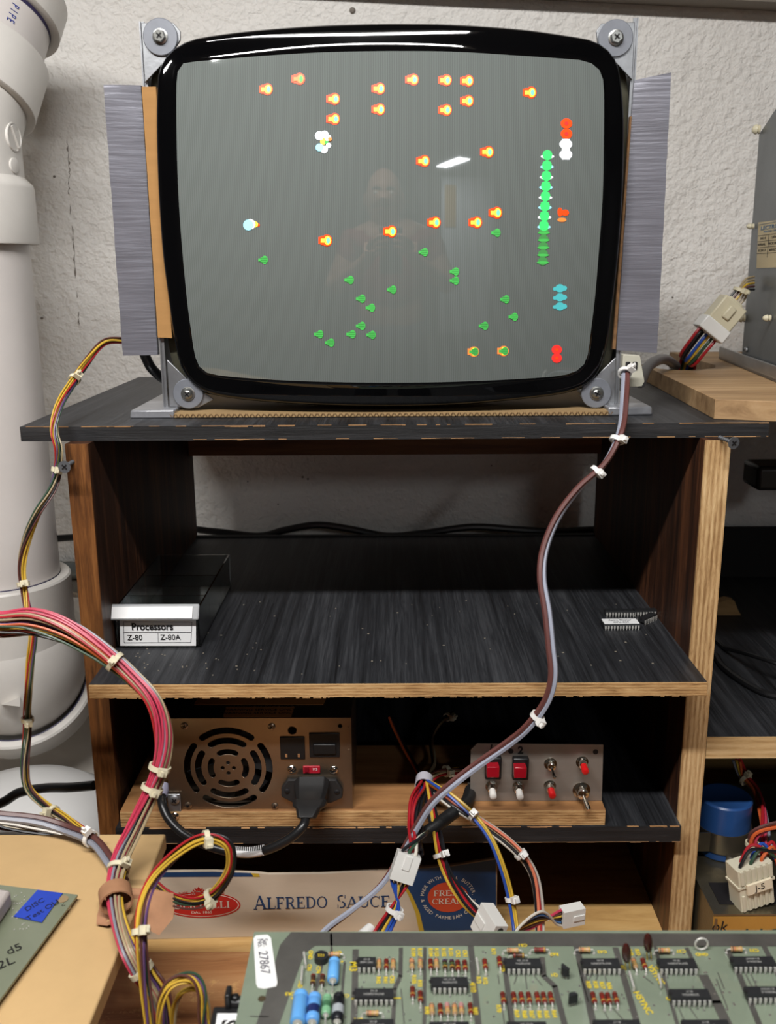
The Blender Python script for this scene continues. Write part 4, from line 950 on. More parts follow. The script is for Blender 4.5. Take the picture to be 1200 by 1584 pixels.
poly_b([(388, 1350.5), (400, 1351.5), (402, 1356.5), (392, 1356.5)], 1)
crv = [(605, 1345), (622, 1362), (636, 1385), (648, 1412), (655, 1441)]
poly_b(crv+[(767, 1437.5), (767, 1329.5), (700, 1340), (640, 1344)], 0)
for i in range(4):
    a, c = crv[i], crv[i+1]; poly_b([(a[0]-(2+i*1.2), a[1]+.5), (a[0]+1, a[1]), (c[0]+1, c[1]), (c[0]-(3.2+i*1.2), c[1]+.3)], 1, LF*1.3)
MX = frame(Vector((0, 0, 0)), uxb, (0, 0, 1))
def btxt(s_, px, py, size, k, **kw):
    o_ = B(px, py, LF*2.2); pr_.text(s_, Matrix.Translation(o_) @ MX, size, k, extrude=.00003, **kw)
# serif lettering drawn stroke by stroke on a 0..1 grid: (x0,y0,x1,y1,width) bars and arcs
G = {'A': (.95, [(.08, 0, .44, 1, .07), (.44, 1, .84, 0, .17), (.2, .33, .68, .33, .07)], [(-.04, .24), (.66, 1.0)], []),
     'L': (.8, [(.22, 0, .22, 1, .18), (.22, .04, .72, .04, .08), (.72, .0, .74, .28, .06)], [(.04, .42)], [(.04, .42)]),
     'F': (.8, [(.22, 0, .22, 1, .18), (.22, .96, .7, .96, .08), (.7, .98, .7, .74, .06), (.22, .5, .56, .5, .08), (.54, .38, .54, .62, .06)], [(.04, .42)], [(.04, .3)]),
     'R': (.95, [(.22, 0, .22, 1, .18), (.22, .96, .5, .96, .08), (.22, .5, .5, .5, .08), (.48, .5, .78, 0, .17)], [(.04, .42), (.64, .96)], [(.04, .3)], [(.48, .73, .22, .23, -90, 90, .13)]),
     'E': (.82, [(.22, 0, .22, 1, .18), (.22, .96, .7, .96, .08), (.7, .98, .7, .76, .06), (.22, .5, .56, .5, .08), (.54, .38, .54, .62, .06), (.22, .04, .74, .04, .08), (.74, 0, .74, .26, .06)], [(.04, .3)], [(.04, .3)]),
     'D': (.98, [(.22, 0, .22, 1, .18), (.22, .96, .42, .96, .08), (.22, .04, .42, .04, .08)], [(.04, .3)], [(.04, .3)], [(.4, .5, .42, .46, -90, 90, .15)]),
     'O': (1.0, [], [], [], [(.48, .5, .38, .46, 0, 360, .13)]),
     'S': (.72, [(.1, .26, .1, .02, .05), (.6, .98, .6, .74, .05)], [], [], [(.35, .74, .22, .22, 60, 250, .11), (.35, .26, .24, .22, -120, 80, .13)]),
     'C': (.88, [(.78, .98, .78, .7, .05)], [], [], [(.48, .5, .38, .46, 50, 310, .13)]),
     'U': (.95, [(.2, .3, .2, 1, .17), (.78, .3, .78, 1, .07)], [], [(.02, .4), (.62, .94)], [(.49, .34, .29, .31, 180, 360, .11)]),
     'B': (.85, [(.22, 0, .22, 1, .18), (.22, .96, .45, .96, .08), (.22, .52, .48, .52, .08), (.22, .04, .48, .04, .08)], [(.04, .3)], [(.04, .3)], [(.44, .74, .2, .22, -90, 90, .12), (.46, .28, .26, .25, -90, 90, .14)]),
     'T': (.85, [(.42, 0, .42, 1, .18), (.06, .96, .78, .96, .08), (.06, .98, .06, .72, .06), (.78, .98, .78, .72, .06)], [(.22, .62)], []),
     'I': (.5, [(.24, 0, .24, 1, .18)], [(.06, .42)], [(.06, .42)]),
     'H': (1.0, [(.22, 0, .22, 1, .18), (.76, 0, .76, 1, .18), (.2, .5, .76, .5, .08)], [(.04, .4), (.58, .94)], [(.04, .4), (.58, .94)]),
     'M': (1.15, [(.18, 0, .18, 1, .07), (.18, 1, .56, .08, .17), (.56, .08, .94, 1, .06), (.94, 0, .94, 1, .18)], [(.04, .32), (.78, 1.1)], [(.02, .3), (.84, 1.1)])}
def serif(s_, px, py, h, k, lift=LF*2.2, sx=1, fit=None, sizes=None):
    adv = sum(G[c][0]*(sizes[i] if sizes else 1) if c != ' ' else .45 for i, c in enumerate(s_))
    wtot = adv*h*sx
    if fit: sx = fit/(adv*h)
    o_ = B(px, py, lift); x = -adv*h*sx/2; T = Matrix.Translation(o_) @ MX
    for i, c in enumerate(s_):
        if c == ' ': x += .45*h*sx; continue
        g = G[c]; hs = h*(sizes[i] if sizes else 1); n0 = 0
        def V(a, b_): return T @ Vector((x+a*hs*sx, b_*hs-h/2, 0))
        for j, (x0, y0, x1, y1, w_) in enumerate(g[1]):
            d = Vector((x1-x0, y1-y0)).normalized()
            if abs(d.y) > .4: off = (w_/2, 0)
            else: off = (0, w_/2)
            pr_.add([V(x0-off[0], y0-off[1]), V(x1-off[0], y1-off[1]), V(x1+off[0], y1+off[1]), V(x0+off[0], y0+off[1])], [(0, 1, 2, 3)], k)
        for a, b_ in g[2]: pr_.add([V(a, 0), V(b_, 0), V(b_, .06), V(a, .06)], [(0, 1, 2, 3)], k)
        for a, b_ in g[3]: pr_.add([V(a, .94), V(b_, .94), V(b_, 1), V(a, 1)], [(0, 1, 2, 3)], k)
        if len(g) > 4:
            for cx, cy, rx_, ry_, a0, a1, w_ in g[4]:
                n = 18; vs = []
                for m_ in range(n+1):
                    a = math.radians(a0+(a1-a0)*m_/n); th = .35+.65*abs(math.cos(a)); vs += [V(cx+(rx_+w_/2*th)*math.cos(a), cy+(ry_+.035)*math.sin(a)), V(cx+(rx_-w_/2*th)*math.cos(a), cy+(ry_-.035)*math.sin(a))]
                pr_.add(vs, [(2*m_, 2*m_+1, 2*m_+3, 2*m_+2) for m_ in range(n)], k)
        x += g[0]*hs*sx
pxm = (B(400, 1400)-B(300, 1400)).length/100
serif('ALFREDO', 450, 1396.5, 21*pxm, 0, fit=115*pxm, sizes=[1.15, 1, 1, 1, 1, 1, 1])
serif('SAUCE', 562, 1394.5, 21*pxm, 0, fit=84*pxm, sizes=[1.1, .95, .95, .95, .95])
poly_b(arcpts(312, 1400, 60, 20, 0, 2*PI), 2, LF); poly_b(arcpts(312, 1400, 57.5, 18, 0, 2*PI), 4, LF*1.5); poly_b(arcpts(312, 1400, 56, 17, 0, 2*PI), 2, LF*2)
serif('BERTOLLI', 312, 1400, 12.5*pxm, 4, lift=LF*3, fit=88*pxm, sizes=[1.25]+[1]*7)
btxt('DAL 1865', 312, 1411.5, 6*pxm, 4, sx=1.3)
btxt('INCE', 283, 1382, 7*pxm, 2); btxt('1865', 340, 1382, 7*pxm, 2)
for a in range(16):
    for rr_ in (8, 11):
        th = a*2*PI/16; cx, cy = 307+rr_*math.cos(th), 1384+rr_*math.sin(th)*.85
        if cy < 1387: poly_b(arcpts(cx, cy, 1.5, 1.2, 0, 2*PI, 6), 2, LF*2.4)
poly_b([(302, 1380), (312, 1380), (312, 1388), (307, 1391), (302, 1388)], 2, LF*2.4); poly_b([(302, 1377), (300, 1373), (304, 1375.5), (307, 1371.5), (310, 1375.5), (314, 1373), (312, 1377)], 2, LF*2.4)
poly_b(arcpts(693, 1388, 31.5, 23, 0, 2*PI), 5, LF*2)
serif('FRESH', 693, 1381.5, 10*pxm, 4, lift=LF*3, fit=46*pxm); serif('CREAM', 693, 1394, 10*pxm, 4, lift=LF*3, fit=50*pxm)
def ringtext(s_, cx, cy, rx_, ry_, a0, a1, size, flip=False):
    for i, ch_ in enumerate(s_):
        if ch_ == ' ': continue
        a = math.radians(a0+(a1-a0)*i/(len(s_)-1)); x, y = cx+rx_*math.cos(a), cy-ry_*math.sin(a); o_ = B(x, y, LF*2.2)
        rot = a-PI/2 if not flip else a+PI/2
        pr_.text(ch_, Matrix.Translation(o_) @ MX @ Matrix.Rotation(rot, 4, 'Z'), size, 4, extrude=.00003)
ringtext('MADE WITH REAL BUTTER,', 693, 1388, 40, 32, 172, 8, 8*pxm); ringtext('& AGED PARMESAN CHEESE', 693, 1388, 40, 32, 190, 352, 8*pxm, True)
pr_.build('printed_design', [M_NAVY, M_CYEL, M_CRED, M_INK, mat('carton_print_white', rgb(216, 206, 190), .6), M_CORA], bx, smooth=0)

# ================================================================== foreground: MDF board, plank, circuit boards
ZMD = ZC-.387
M_MDF = mat('mdf_board', rgb(190, 158, 112), .55, noise=.08, nscale=9, spec=.35)
tag(MB().bb(-.62, -.1625, .22, .604, ZMD-.012, ZMD).build('mdf_board', M_MDF, bevel=.0012), 'beige fibreboard sheet in the left foreground under a circuit board', 'board')
tag(MB().bb(-.60, -.305, .25, .55, TZ, ZMD-.0121).build('wooden_riser', M_LEGW), 'wooden block under the beige fibreboard sheet', 'block')
M_OLD = wood('stained_plank', (rgb(122, 76, 50), rgb(176, 122, 78), rgb(206, 160, 112)), 'X', 42, 7, .55, .3, wear=rgb(216, 170, 112), wear_amt=.7, wscale=6, wpos=.58)
tag(MB().bb(-.30, .40, .28, .664, TZ+.0002, TZ+.022).build('stained_plank', M_OLD, bevel=.001), 'red-brown streaked plank on the bench between the two circuit boards', 'plank')

# ---- left circuit board with blue tape
def on(px, py, z): return PZ(px, py, z)
zq = ZMD+.005
lc = thing('circuit_board', 'grey-green circuit board with blue tape on the beige board at left', 'circuit board', (-.3, .45, ZMD))
M_PCBG = mat('grey_green_laminate', rgb(112, 118, 98), .3, noise=.15, nscale=6, coat=.3)
q = [on(120, 1384, zq), on(-60, 1361, zq), on(-260, 1640, zq), on(-48, 1606, zq)]
q[3] = on(-40, 1600, zq)
b = MB(); b.hexa(q, (0, 0, -.0016)); b.build('laminate', M_PCBG, lc, smooth=0)
for i in range(4):
    p_ = q[i].lerp(sum(q, Vector())/4, .12); MB().cyl((p_.x, p_.y, ZMD+.0001), (p_.x, p_.y, zq-.0016), .003, n=12).build('standoff', M_TIEW, lc)
b = MB(); tq = [on(58, 1377, zq+.0005), on(97, 1382, zq+.0005), on(65, 1427, zq+.0005), on(21, 1418, zq+.0005)]; b.hexa(tq, (0, 0, .0003), 0)
ux_ = (tq[1]-tq[3]).normalized()
b.text('DISC', frame(on(53, 1400, zq+.0009), (.6, .8, 0), (-.8, .6, 0)), .0062, 1, shear=.2); b.text('Test OU', frame(on(66, 1408, zq+.0009), (.6, .8, 0), (-.8, .6, 0)), .0062, 1, shear=.1)
b.build('blue_tape', [mat('blue_masking_tape', rgb(34, 64, 170), .55, noise=.1, nscale=60), M_INK], lc)
b = MB(); b.text('2L', frame(on(8, 1490, zq+.0003), (.75, .6, 0), (-.6, .75, 0)), .010, 0, shear=.1); b.text('d5', frame(on(22, 1468, zq+.0003), (.75, .6, 0), (-.6, .75, 0)), .009, 0); b.text('C', frame(on(98, 1400, zq+.0002), (.6, .8, 0), (-.8, .6, 0)), .003); b.build('handwriting', M_INK, lc)
b = MB()
for i in range(26): p_ = on(18+random.uniform(0, 30), 1380+random.uniform(0, 60), zq+.0002); b.lathe(p_, (0, 0, 1), [(0, .0005), (.0004, .0003)], 6)
b.build('solder_joints', M_PIN, lc)
p_ = on(97, 1391, zq+.0002); MB().lathe(p_, (0, 0, 1), [(0, .0035), (.0002, .0035)], 20).build('mounting_hole', mat('hole_tan', rgb(140, 120, 90), .7), lc)
blk = [on(-25, 1380, zq+.0005), on(14, 1385, zq+.0005), on(-22, 1440, zq+.0005), on(-60, 1430, zq+.0005)]
MB().hexa([on(-30, 1392, zq+.0005), on(20, 1400, zq+.0005), on(-18, 1458, zq+.0005), on(-75, 1446, zq+.0005)], (0, 0, .011)).build('ceramic_block', mat('grey_ceramic', rgb(168, 160, 156), .7, noise=.06, nscale=50), lc, bevel=.002)

# ---- main game board
ZPB = ZC-.355
M_PCB = mat('green_laminate', rgb(106, 116, 101), .25, noise=.12, nscale=9, coat=.5, col2=rgb(126, 137, 118))
M_TRC = mat('solder_covered_trace', rgb(98, 96, 92), .35, metal=.5, noise=.2, nscale=30)
M_SILK = mat('yellow_silk', rgb(206, 182, 40), .6)
gb_ = thing('circuit_board', 'large green circuit board packed with chips and resistors in the foreground', 'circuit board', (.1, .4, ZPB-.003))
tlc = on(393, 1441.5, ZPB); trc = on(1206, 1444, ZPB)
xe_ = .30
MB().bb(tlc.x, xe_, .30, tlc.y, ZPB-.0016, ZPB).build('laminate', M_PCB, gb_)
for x, y in ((tlc.x+.012, .33), (tlc.x+.012, tlc.y-.012), (xe_-.012, tlc.y-.012), (xe_-.012, .33)):
    MB().cyl((x, y, ZPB-.012), (x, y, ZPB-.0016), .003, n=14).build('standoff', M_TIEW, gb_)
tag(MB().bb(tlc.x+.008, xe_-.006, .30, tlc.y-.008, TZ+.0222, ZPB-.0121).build('cardboard_riser', M_CARD), 'closed brown cardboard box holding up the large green circuit board', 'box')
def strip(pts, w_, bld, z=ZPB+.0001, th=.00012, k=None):
    q = [on(x, y, z) for x, y in pts]
    for a, c in zip(q, q[1:]):
        d = (c-a).normalized(); s_ = Vector((-d.y, d.x, 0))*w_/2; bld.hexa([a-s_-d*w_*.2, c-s_+d*w_*.2, c+s_+d*w_*.2, a+s_-d*w_*.2], (0, 0, th), k)
tr = MB()
tr.hexa([on(x, y, ZPB+.0001) for x, y in ((450, 1442.3), (1210, 1444.6), (1210, 1464), (487, 1463), (470, 1476), (432, 1584), (418, 1620), (383, 1620), (405, 1560), (433, 1462))], (0, 0, .00012))
for pts, w_ in ((((550, 1470), (547, 1600)), .0033), (((620, 1467), (619, 1510), (610, 1530), (607, 1600)), .0022), (((657, 1466), (656, 1600)), .0018), (((728, 1465), (741, 1600)), .0032), (((779, 1482), (794, 1600)), .0028), (((838, 1482), (841, 1510), (858, 1526), (877, 1600)), .003), (((892, 1465), (921, 1600)), .0034), (((952, 1467), (990, 1600)), .0032), (((1013, 1465), (1052, 1600)), .0018), (((1062, 1467), (1078, 1500)), .0022), (((1088, 1510), (1108, 1550), (1132, 1600)), .005), (((1125, 1470), (1140, 1500), (1180, 1600)), .003), (((1182, 1465), (1200, 1500), (1240, 1600)), .0028), (((512, 1445), (513, 1478)), .0012), (((500, 1480), (476, 1590)), .0018), (((533, 1490), (524, 1590)), .0014), (((387, 1572), (415, 1573)), .0006)): strip(pts, w_, tr)
for a, c in (((770, 1508), (772, 1522)), ((800, 1508), (795, 1522)), ((812, 1508), (815, 1530)), ((825, 1508), (838, 1524)), ((915, 1508), (908, 1520)), ((925, 1508), (920, 1520)), ((935, 1508), (938, 1520)), ((995, 1510), (1010, 1522)), ((1108, 1515), (1125, 1560)), ((1110, 1505), (1120, 1530)), ((1152, 1505), (1162, 1525)), ((1160, 1505), (1170, 1525)), ((1050, 1560), (1060, 1584)), ((1066, 1558), (1078, 1575)), ((948, 1560), (970, 1584)), ((932, 1560), (945, 1584)), ((620, 1530), (625, 1584)), ((893, 1490), (910, 1550)), ((775, 1545), (780, 1584)), ((783, 1545), (788, 1584))): strip((a, c), .0005, tr)
tr.build('copper_traces', M_TRC, gb_, smooth=0)
sj = MB()
for _ in range(170):
    x, y = random.uniform(470, 1198), random.uniform(1468, 1583); p_ = on(x, y, ZPB); sj.lathe(p_, (0, 0, 1), [(0, .0007), (.0003, .0005)], 8)
sj.build('solder_joints', mat('solder', rgb(200, 200, 196), .25, metal=.9), gb_, kind='stuff')
# white serial sticker
b = MB(); cq = [(392, 1452), (396, 1447), (414, 1446), (419, 1451), (429, 1520), (427, 1526), (408, 1530), (399, 1528), (396, 1522)]
b.hexa([on(x, y, ZPB+.0003) for x, y in cq], (0, 0, .00015), 0)
dn = (on(426, 1500, ZPB)-on(408, 1400, ZPB)); dn = (on(416, 1520, ZPB)-on(408, 1455, ZPB)).normalized(); sd_ = Vector((-dn.y, dn.x, 0))
b.text('Ser.', frame(on(410, 1458, ZPB+.0006), dn, sd_), .0040, 1); b.text('No.', frame(on(402.5, 1459, ZPB+.0006), dn, sd_), .0046, 1); b.text('27867', frame(on(408, 1488, ZPB+.0006), dn, sd_), .0070, 1, shear=.1)
b.build('serial_sticker', [mat('sticker_white', rgb(218, 218, 216), .5), mat('pencil_ink', rgb(84, 82, 92), .6)], gb_, smooth=0)
MB().lathe(on(405, 1545, ZPB+.0001), (0, 0, 1), [(0, .002), (.0002, .002)], 16).build('mounting_hole', mat('hole_dark', rgb(60, 50, 30), .8), gb_)
gb_['_l'] = 1
def put(o, px, py, z, rot=0, lift=.0):
    p_ = on(px, py, z+lift); o.location = Vector((p_.x, p_.y, z))-Vector(gb_['_o']); o.rotation_euler = (0, 0, rot)
TX = [('SN7407N', '8127 SA'), ('SN74LS283N', '8142'), ('MC1458', '8130'), ('DM8093N', '8117'), ('P8255A-5', '8119MNY')]
proto = {}
def chip(px, py, pins, ti, L_=None):
    key = (pins, ti)
    if key not in proto:
        o = dip(gb_, pins, L_ or {8: .0098, 14: .0192, 16: .0198, 18: .0225}[pins], txt=TX[ti]); proto[key] = o
    else: o = dup(proto[key], gb_)
    put(o, px, py, ZPB+.0002, lift=.005)
for a in ((567, 1487, 8, 2), (578, 1536, 16, 1), (577, 1584, 16, 1), (695, 1518, 14, 0), (808.5, 1489, 14, 0), (929, 1489, 16, 1), (1047, 1489, 16, 1), (1067, 1537, 16, 3), (1165, 1486, 18, 4), (1188, 1533, 18, 4), (955, 1585, 18, 3), (1092, 1585, 18, 3), (695, 1588, 14, 0), (815, 1588, 14, 0)): chip(*a)
bandc = {'r': (118, 30, 24), 'o': (176, 92, 48), 'n': (74, 44, 28), 'b': (34, 44, 96), 'k': (22, 20, 20), 'g': (170, 140, 60), 't': (178, 142, 104), 'e': (60, 110, 60), 'p': (150, 90, 130)}
def resistor(kind):
    body, bands = kind.split('-')
    L_ = .0064; r = .00125; b = MB(); zc_ = .0024
    pf = [(-L_/2, .0004), (-L_/2+.0003, r*1.02), (-L_/2+.0012, r*1.1), (-L_/2+.0018, r*.9), (L_/2-.0018, r*.9), (L_/2-.0012, r*1.1), (L_/2-.0003, r*1.02), (L_/2, .0004)]
    b.lathe((0, 0, zc_), (0, 1, 0), pf, 12, 0)
    for i, c in enumerate(bands):
        y = (L_/2-.0010, .0011, -.0001, -L_/2+.0010)[i]; rr_ = (r*1.12, r*.96, r*.96, r*1.12)[i]
        b.lathe((0, y-.00028, zc_), (0, 1, 0), [(0, rr_), (.00056, rr_)], 12, i+1)
    o = b.build('resistor', [mat('resistor_'+body, rgb(*bandc[body]), .4)]+[mat('band_'+c, rgb(*bandc[c]), .4) for c in bands], gb_, origin=(0, 0, 0), smooth=60)
    l = MB(); e = .0052
    for s_ in (-1, 1): l.tube([(0, s_*L_/2, zc_), (0, s_*(e-.0008), zc_), (0, s_*e, zc_-.0008), (0, s_*e, 0)], .0003, 5); l.lathe((0, s_*e, 0), (0, 0, 1), [(0, .0008), (.0008, .0004)], 8)
    l.build('leads', M_PIN, o, origin=(0, 0, 0)); return o
def res(px, py, kind, rot=0):
    if kind not in proto: proto[kind] = resistor(kind); o = proto[kind]
    else: o = dup(proto[kind], gb_)
    put(o, px, py, ZPB+.0002, rot, lift=.0024)
A_, B_, C_, D2, E_ = 't-nogg', 'r-nkng', 'n-rkng', 'n-bkeg', 'r-nnrg'
for x, y, k in ((586, 1491, A_), (597.5, 1491, B_), (608, 1491, A_), (637, 1491, 't-oong'), (650, 1490, A_), (638, 1534, B_), (650, 1541, B_), (484, 1515, C_), (498.5, 1515, C_), (666, 1491, B_), (675, 1490, A_), (688, 1492, D2), (699, 1492, D2), (708, 1493, B_), (719, 1493, B_), (750, 1491, E_), (772.5, 1487, E_), (778, 1543, B_), (795, 1543, B_), (806.5, 1543, E_), (818, 1543, B_), (831, 1543, E_), (841, 1543, B_), (852, 1543, E_), (668, 1561, A_), (681, 1561, B_), (692, 1560, 't-ppog'), (703, 1561, A_), (713.5, 1560, 't-ppog'), (727.5, 1560, B_), (918, 1543, B_), (932, 1544, E_), (941, 1544, B_), (952, 1543, B_), (981, 1490, A_), (995.5, 1490, B_)): res(x, y, k)
for x, y, k in ((517, 1476, A_), (576, 1567, A_), (793, 1470, A_), (802, 1478, C_), (835, 1469, E_), (904, 1469, A_), (1027, 1470, A_), (1139, 1468, A_)): res(x, y, k, PI/2)
def ecap(px, py, L_, r, colr, stripe, rot=0, name='capacitor'):
    b = MB(); b.lathe((0, -L_/2, r+.0006), (0, 1, 0), [(0, r*.3), (0, r*.8), (.0006, r), (L_*.82, r), (L_*.86, r*.88), (L_*.9, r), (L_, r*.95), (L_, r*.3)], 20, 0)
    if stripe: b.lathe((0, -L_/2+.004, r+.0006), (0, 1, 0), [(0, r*1.01), (L_*.3, r*1.01)], 20, 1)
    b.lathe((0, -L_/2-.0004, r+.0006), (0, 1, 0), [(0, r*.3), (.0006, r*.78)], 20, 2)
    o = b.build(name, [solid(colr, .3), solid(stripe or (0, 0, 0), .3), M_PIN], gb_, origin=(0, 0, 0), smooth=50)
    l = MB()
    for s_ in (-1, 1): l.tube([(0, s_*L_/2, r+.0006), (0, s_*(L_/2+.003), r+.0006), (0, s_*(L_/2+.0038), 0)], .0004, 5)
    l.build('leads', M_PIN, o, origin=(0, 0, 0)); put(o, px, py, ZPB+.0002, rot, lift=r)
ecap(516, 1503, .0145, .0030, (96, 158, 214), None); ecap(463, 1562, .019, .0038, (92, 154, 212), None); ecap(485, 1563, .017, .0034, (92, 150, 210), (24, 36, 84)); ecap(505, 1558, .012, .0024, (110, 158, 120), (60, 100, 70)); ecap(523, 1562, .017, .0030, (22, 24, 28), (150, 156, 160))
# ringed trimmer, transistors, dipped capacitors, test loop
b = MB(); b.lathe((0, 0, 0), (0, 0, 1), [(0, .0037), (.0035, .0037), (.0035, .0026), (.0032, .0026)], 24, 0); b.text('102', Matrix.Translation((0, 0, .0034)) @ Matrix.Rotation(PI, 4, 'Z'), .0026, 1)
o = b.build('trimmer', [M_CHIP, M_SILK], gb_, origin=(0, 0, 0)); put(o, 497, 1486, ZPB+.0002)
for x, y in ((873, 1512), (885, 1556)):
    b = MB(); rs_ = []
    n = 16
    for z in (.002, .0068): rs_.append([Vector((.0025*math.cos(PI*i/n-.0), .0025*math.sin(PI*i/n)-.0008, z)) for i in range(n+1)])
    b.rings(rs_); o = b.build('transistor', M_CHIP, gb_, origin=(0, 0, 0)); l = MB()
    for dx in (-.0013, 0, .0013): l.bb(dx-.0002, dx+.0002, -.0002, .0002, 0, .0022)
    l.build('leads', M_PIN, o, origin=(0, 0, 0)); put(o, x, y, ZPB+.0002, 2.2 if x < 880 else .3)
for x, y in ((971, 1500), (1004, 1484)):
    b = MB(); b.ball((0, 0, .0125), .0029, 10, sc=(.9, .7, 2.5)); o = b.build('dipped_capacitor', mat('brown_glossy_dip', rgb(62, 24, 20), .22), gb_, origin=(0, 0, 0)); l = MB()
    for dx in (-.0012, .0012): l.bb(dx-.00022, dx+.00022, -.0002, .0002, 0, .0075)
    l.build('leads', M_SILK, o, origin=(0, 0, 0)); put(o, x, y, ZPB+.0002); o.rotation_euler = (.15, -.22, .3)
b = MB(); b.tube([(.0034*math.cos(2*PI*i/24), 0, .0040+.0034*math.sin(2*PI*i/24)) for i in range(24)], .00055, 7, closed=True); o = b.build('test_loop', M_PIN, gb_, origin=(0, 0, 0)); put(o, 1084, 1470, ZPB+.0002)
# silkscreen
sk = MB()
def silk(s_, px, py, size=.0031, rot=-PI/2): sk.text(s_, Matrix.Translation(on(px, py, ZPB+.0003)) @ Matrix.Rotation(rot, 4, 'Z'), size, bold=.00008, extrude=.00004)
for s_, x, y in (('GND', 480, 1477), ('C81', 478, 1497), ('C74', 492, 1500), ('AID', 464, 1523), ('R42', 585, 1516), ('R41', 596, 1516), ('CR5', 606, 1515), ('R109', 639, 1473), ('R107', 649, 1473), ('R105', 640, 1515), ('R93', 649, 1521), ('R104', 666, 1473), ('R103', 675, 1473), ('R102', 686, 1473), ('R101', 697, 1473), ('CR2', 708, 1475), ('CR1', 719, 1475), ('R73', 740, 1516), ('R72', 750, 1517), ('R71', 763, 1472), ('R70', 771, 1560), ('R69', 799, 1568), ('R68', 811, 1569), ('R67', 822, 1569), ('R66', 834, 1569), ('R65', 845, 1569), ('R64', 857, 1568), ('R59', 910, 1523), ('R58', 921, 1523), ('R57', 931, 1524), ('R56', 942, 1525), ('R40', 975, 1473), ('R33', 986, 1473), ('R90', 660, 1563), ('R83', 735, 1564)): silk(s_, x, y)
silk('VSYNC', 1014, 1508, .0045, -1.35); silk('HSYNC', 994, 1551, .0048, -1.35)
for s_, x, y in (('C91', 521, 1473), ('C51', 808, 1462), ('R62', 857, 1476), ('C43', 931, 1472), ('C37', 1053, 1471), ('C33', 1166, 1470), ('CR3', 449, 1537), ('CR4', 532, 1540), ('+', 452, 1544), ('+', 529, 1487), ('C77', 554, 1577), ('+', 480, 1539), ('GND', 1085, 1476), ('Q1', 857, 1508), ('1', 837, 1495), ('1', 1017, 1488), ('R61', 825, 1584)): silk(s_, x, y, .003, PI)
for s_, x, y in (('M3', 546, 1495), ('S8', 779, 1497), ('4/10', 731, 1527), ('3', 1019, 1497), ('3', 1036, 1545), ('I', 613, 1544), ('I', 549, 1545), ('B', 0, 0), ('II', 959, 1496)):
    if x: silk(s_, x, y, .0058 if len(s_) < 4 else .004)
sk.build('printed_text', M_SILK, gb_, smooth=0)
# standing jumper wires
for (x, y), (x2, y2) in (((470, 1478), (473, 1497)), ((468, 1500), (466, 1522)), ((973, 1508), (980, 1532)), ((1018, 1512), (1022, 1528)), ((737, 1487), (740, 1507))):
    p_, q_ = on(x, y, ZPB+.001), on(x2, y2, ZPB+.001); MB().tube([p_, p_+Vector((0, 0, .002)), q_+Vector((0, 0, .002)), q_], .0006, 6).build('jumper_wire', M_PIN, gb_)
# black connector with white label, left of the big board
kc = thing('black_connector', 'black plastic connector with white label at the bottom edge', 'connector', on(352, 1590, ZPB-.02))
kz = ZPB-.004; o_ = on(354, 1590, kz)
b = MB(); q = [on(330, 1556, kz), on(385, 1556, kz), on(374, 1640, kz), on(312, 1640, kz)]; b.hexa(q, (0, 0, -.016), 0); b.box(on(364, 1547, kz+.002)+Vector((0, 0, -.004)), (.0035, .004, .014), 0); b.cyl(on(352, 1552, kz), on(378, 1552, kz), .0035, n=16, k=0)
b.bb(on(358, 1535, kz).x-.0015, on(358, 1535, kz).x+.0015, o_.y+.012, o_.y+.020, kz-.006, kz+.008, 0)
b.build('housing', M_BLACKP, kc, bevel=.001)
b = MB(); b.hexa([on(336, 1568, kz+.0004), on(376, 1568, kz+.0004), on(370, 1640, kz+.0004), on(326, 1640, kz+.0004)], (0, 0, .0002), 0); b.text('S', frame(on(353, 1583, kz+.0008), (0, -1, 0), (1, 0, 0)), .010, 1, bold=.0003); b.build('label', [M_PAPER, M_INK], kc, smooth=0)
MB().bb(o_.x-.005, o_.x+.005, o_.y-.01, o_.y, TZ+.0222, kz-.0161).build('stem', M_BLACKP, kc)

# ================================================================== cables and harnesses
# thin harness down the left
harness('wiring_harness', 'thin harness of yellow green and brown wires hanging left of the cabinet', 'wiring', [(215, 527, .80), (188, 526, .785), (160, 530, .77), (135, 558, .75), (112, 592, .725), (92, 628, .705), (84, 665, .695), (91, 695, .690), (90, 722, .692), (80, 757, .687), (58, 795, .68), (40, 838, .68), (33, 875, .68), (38, 915, .675), (45, 955, .665), (51, 985, .66), (47, 1030, .66), (43, 1090, .66), (42, 1130, .66), (38, 1185, .655), (45, 1222, .65), (75, 1250, .635), (105, 1268, .62), (150, 1302, .60), (172, 1330, .585)], [YE, BR, GN, YE, BK, PU, YE, TN, RD, BR, GN, YE], R=.0030, wr=.00062, ties=(.165, .345, .535, .735, .89), twist=2.4, step=7)
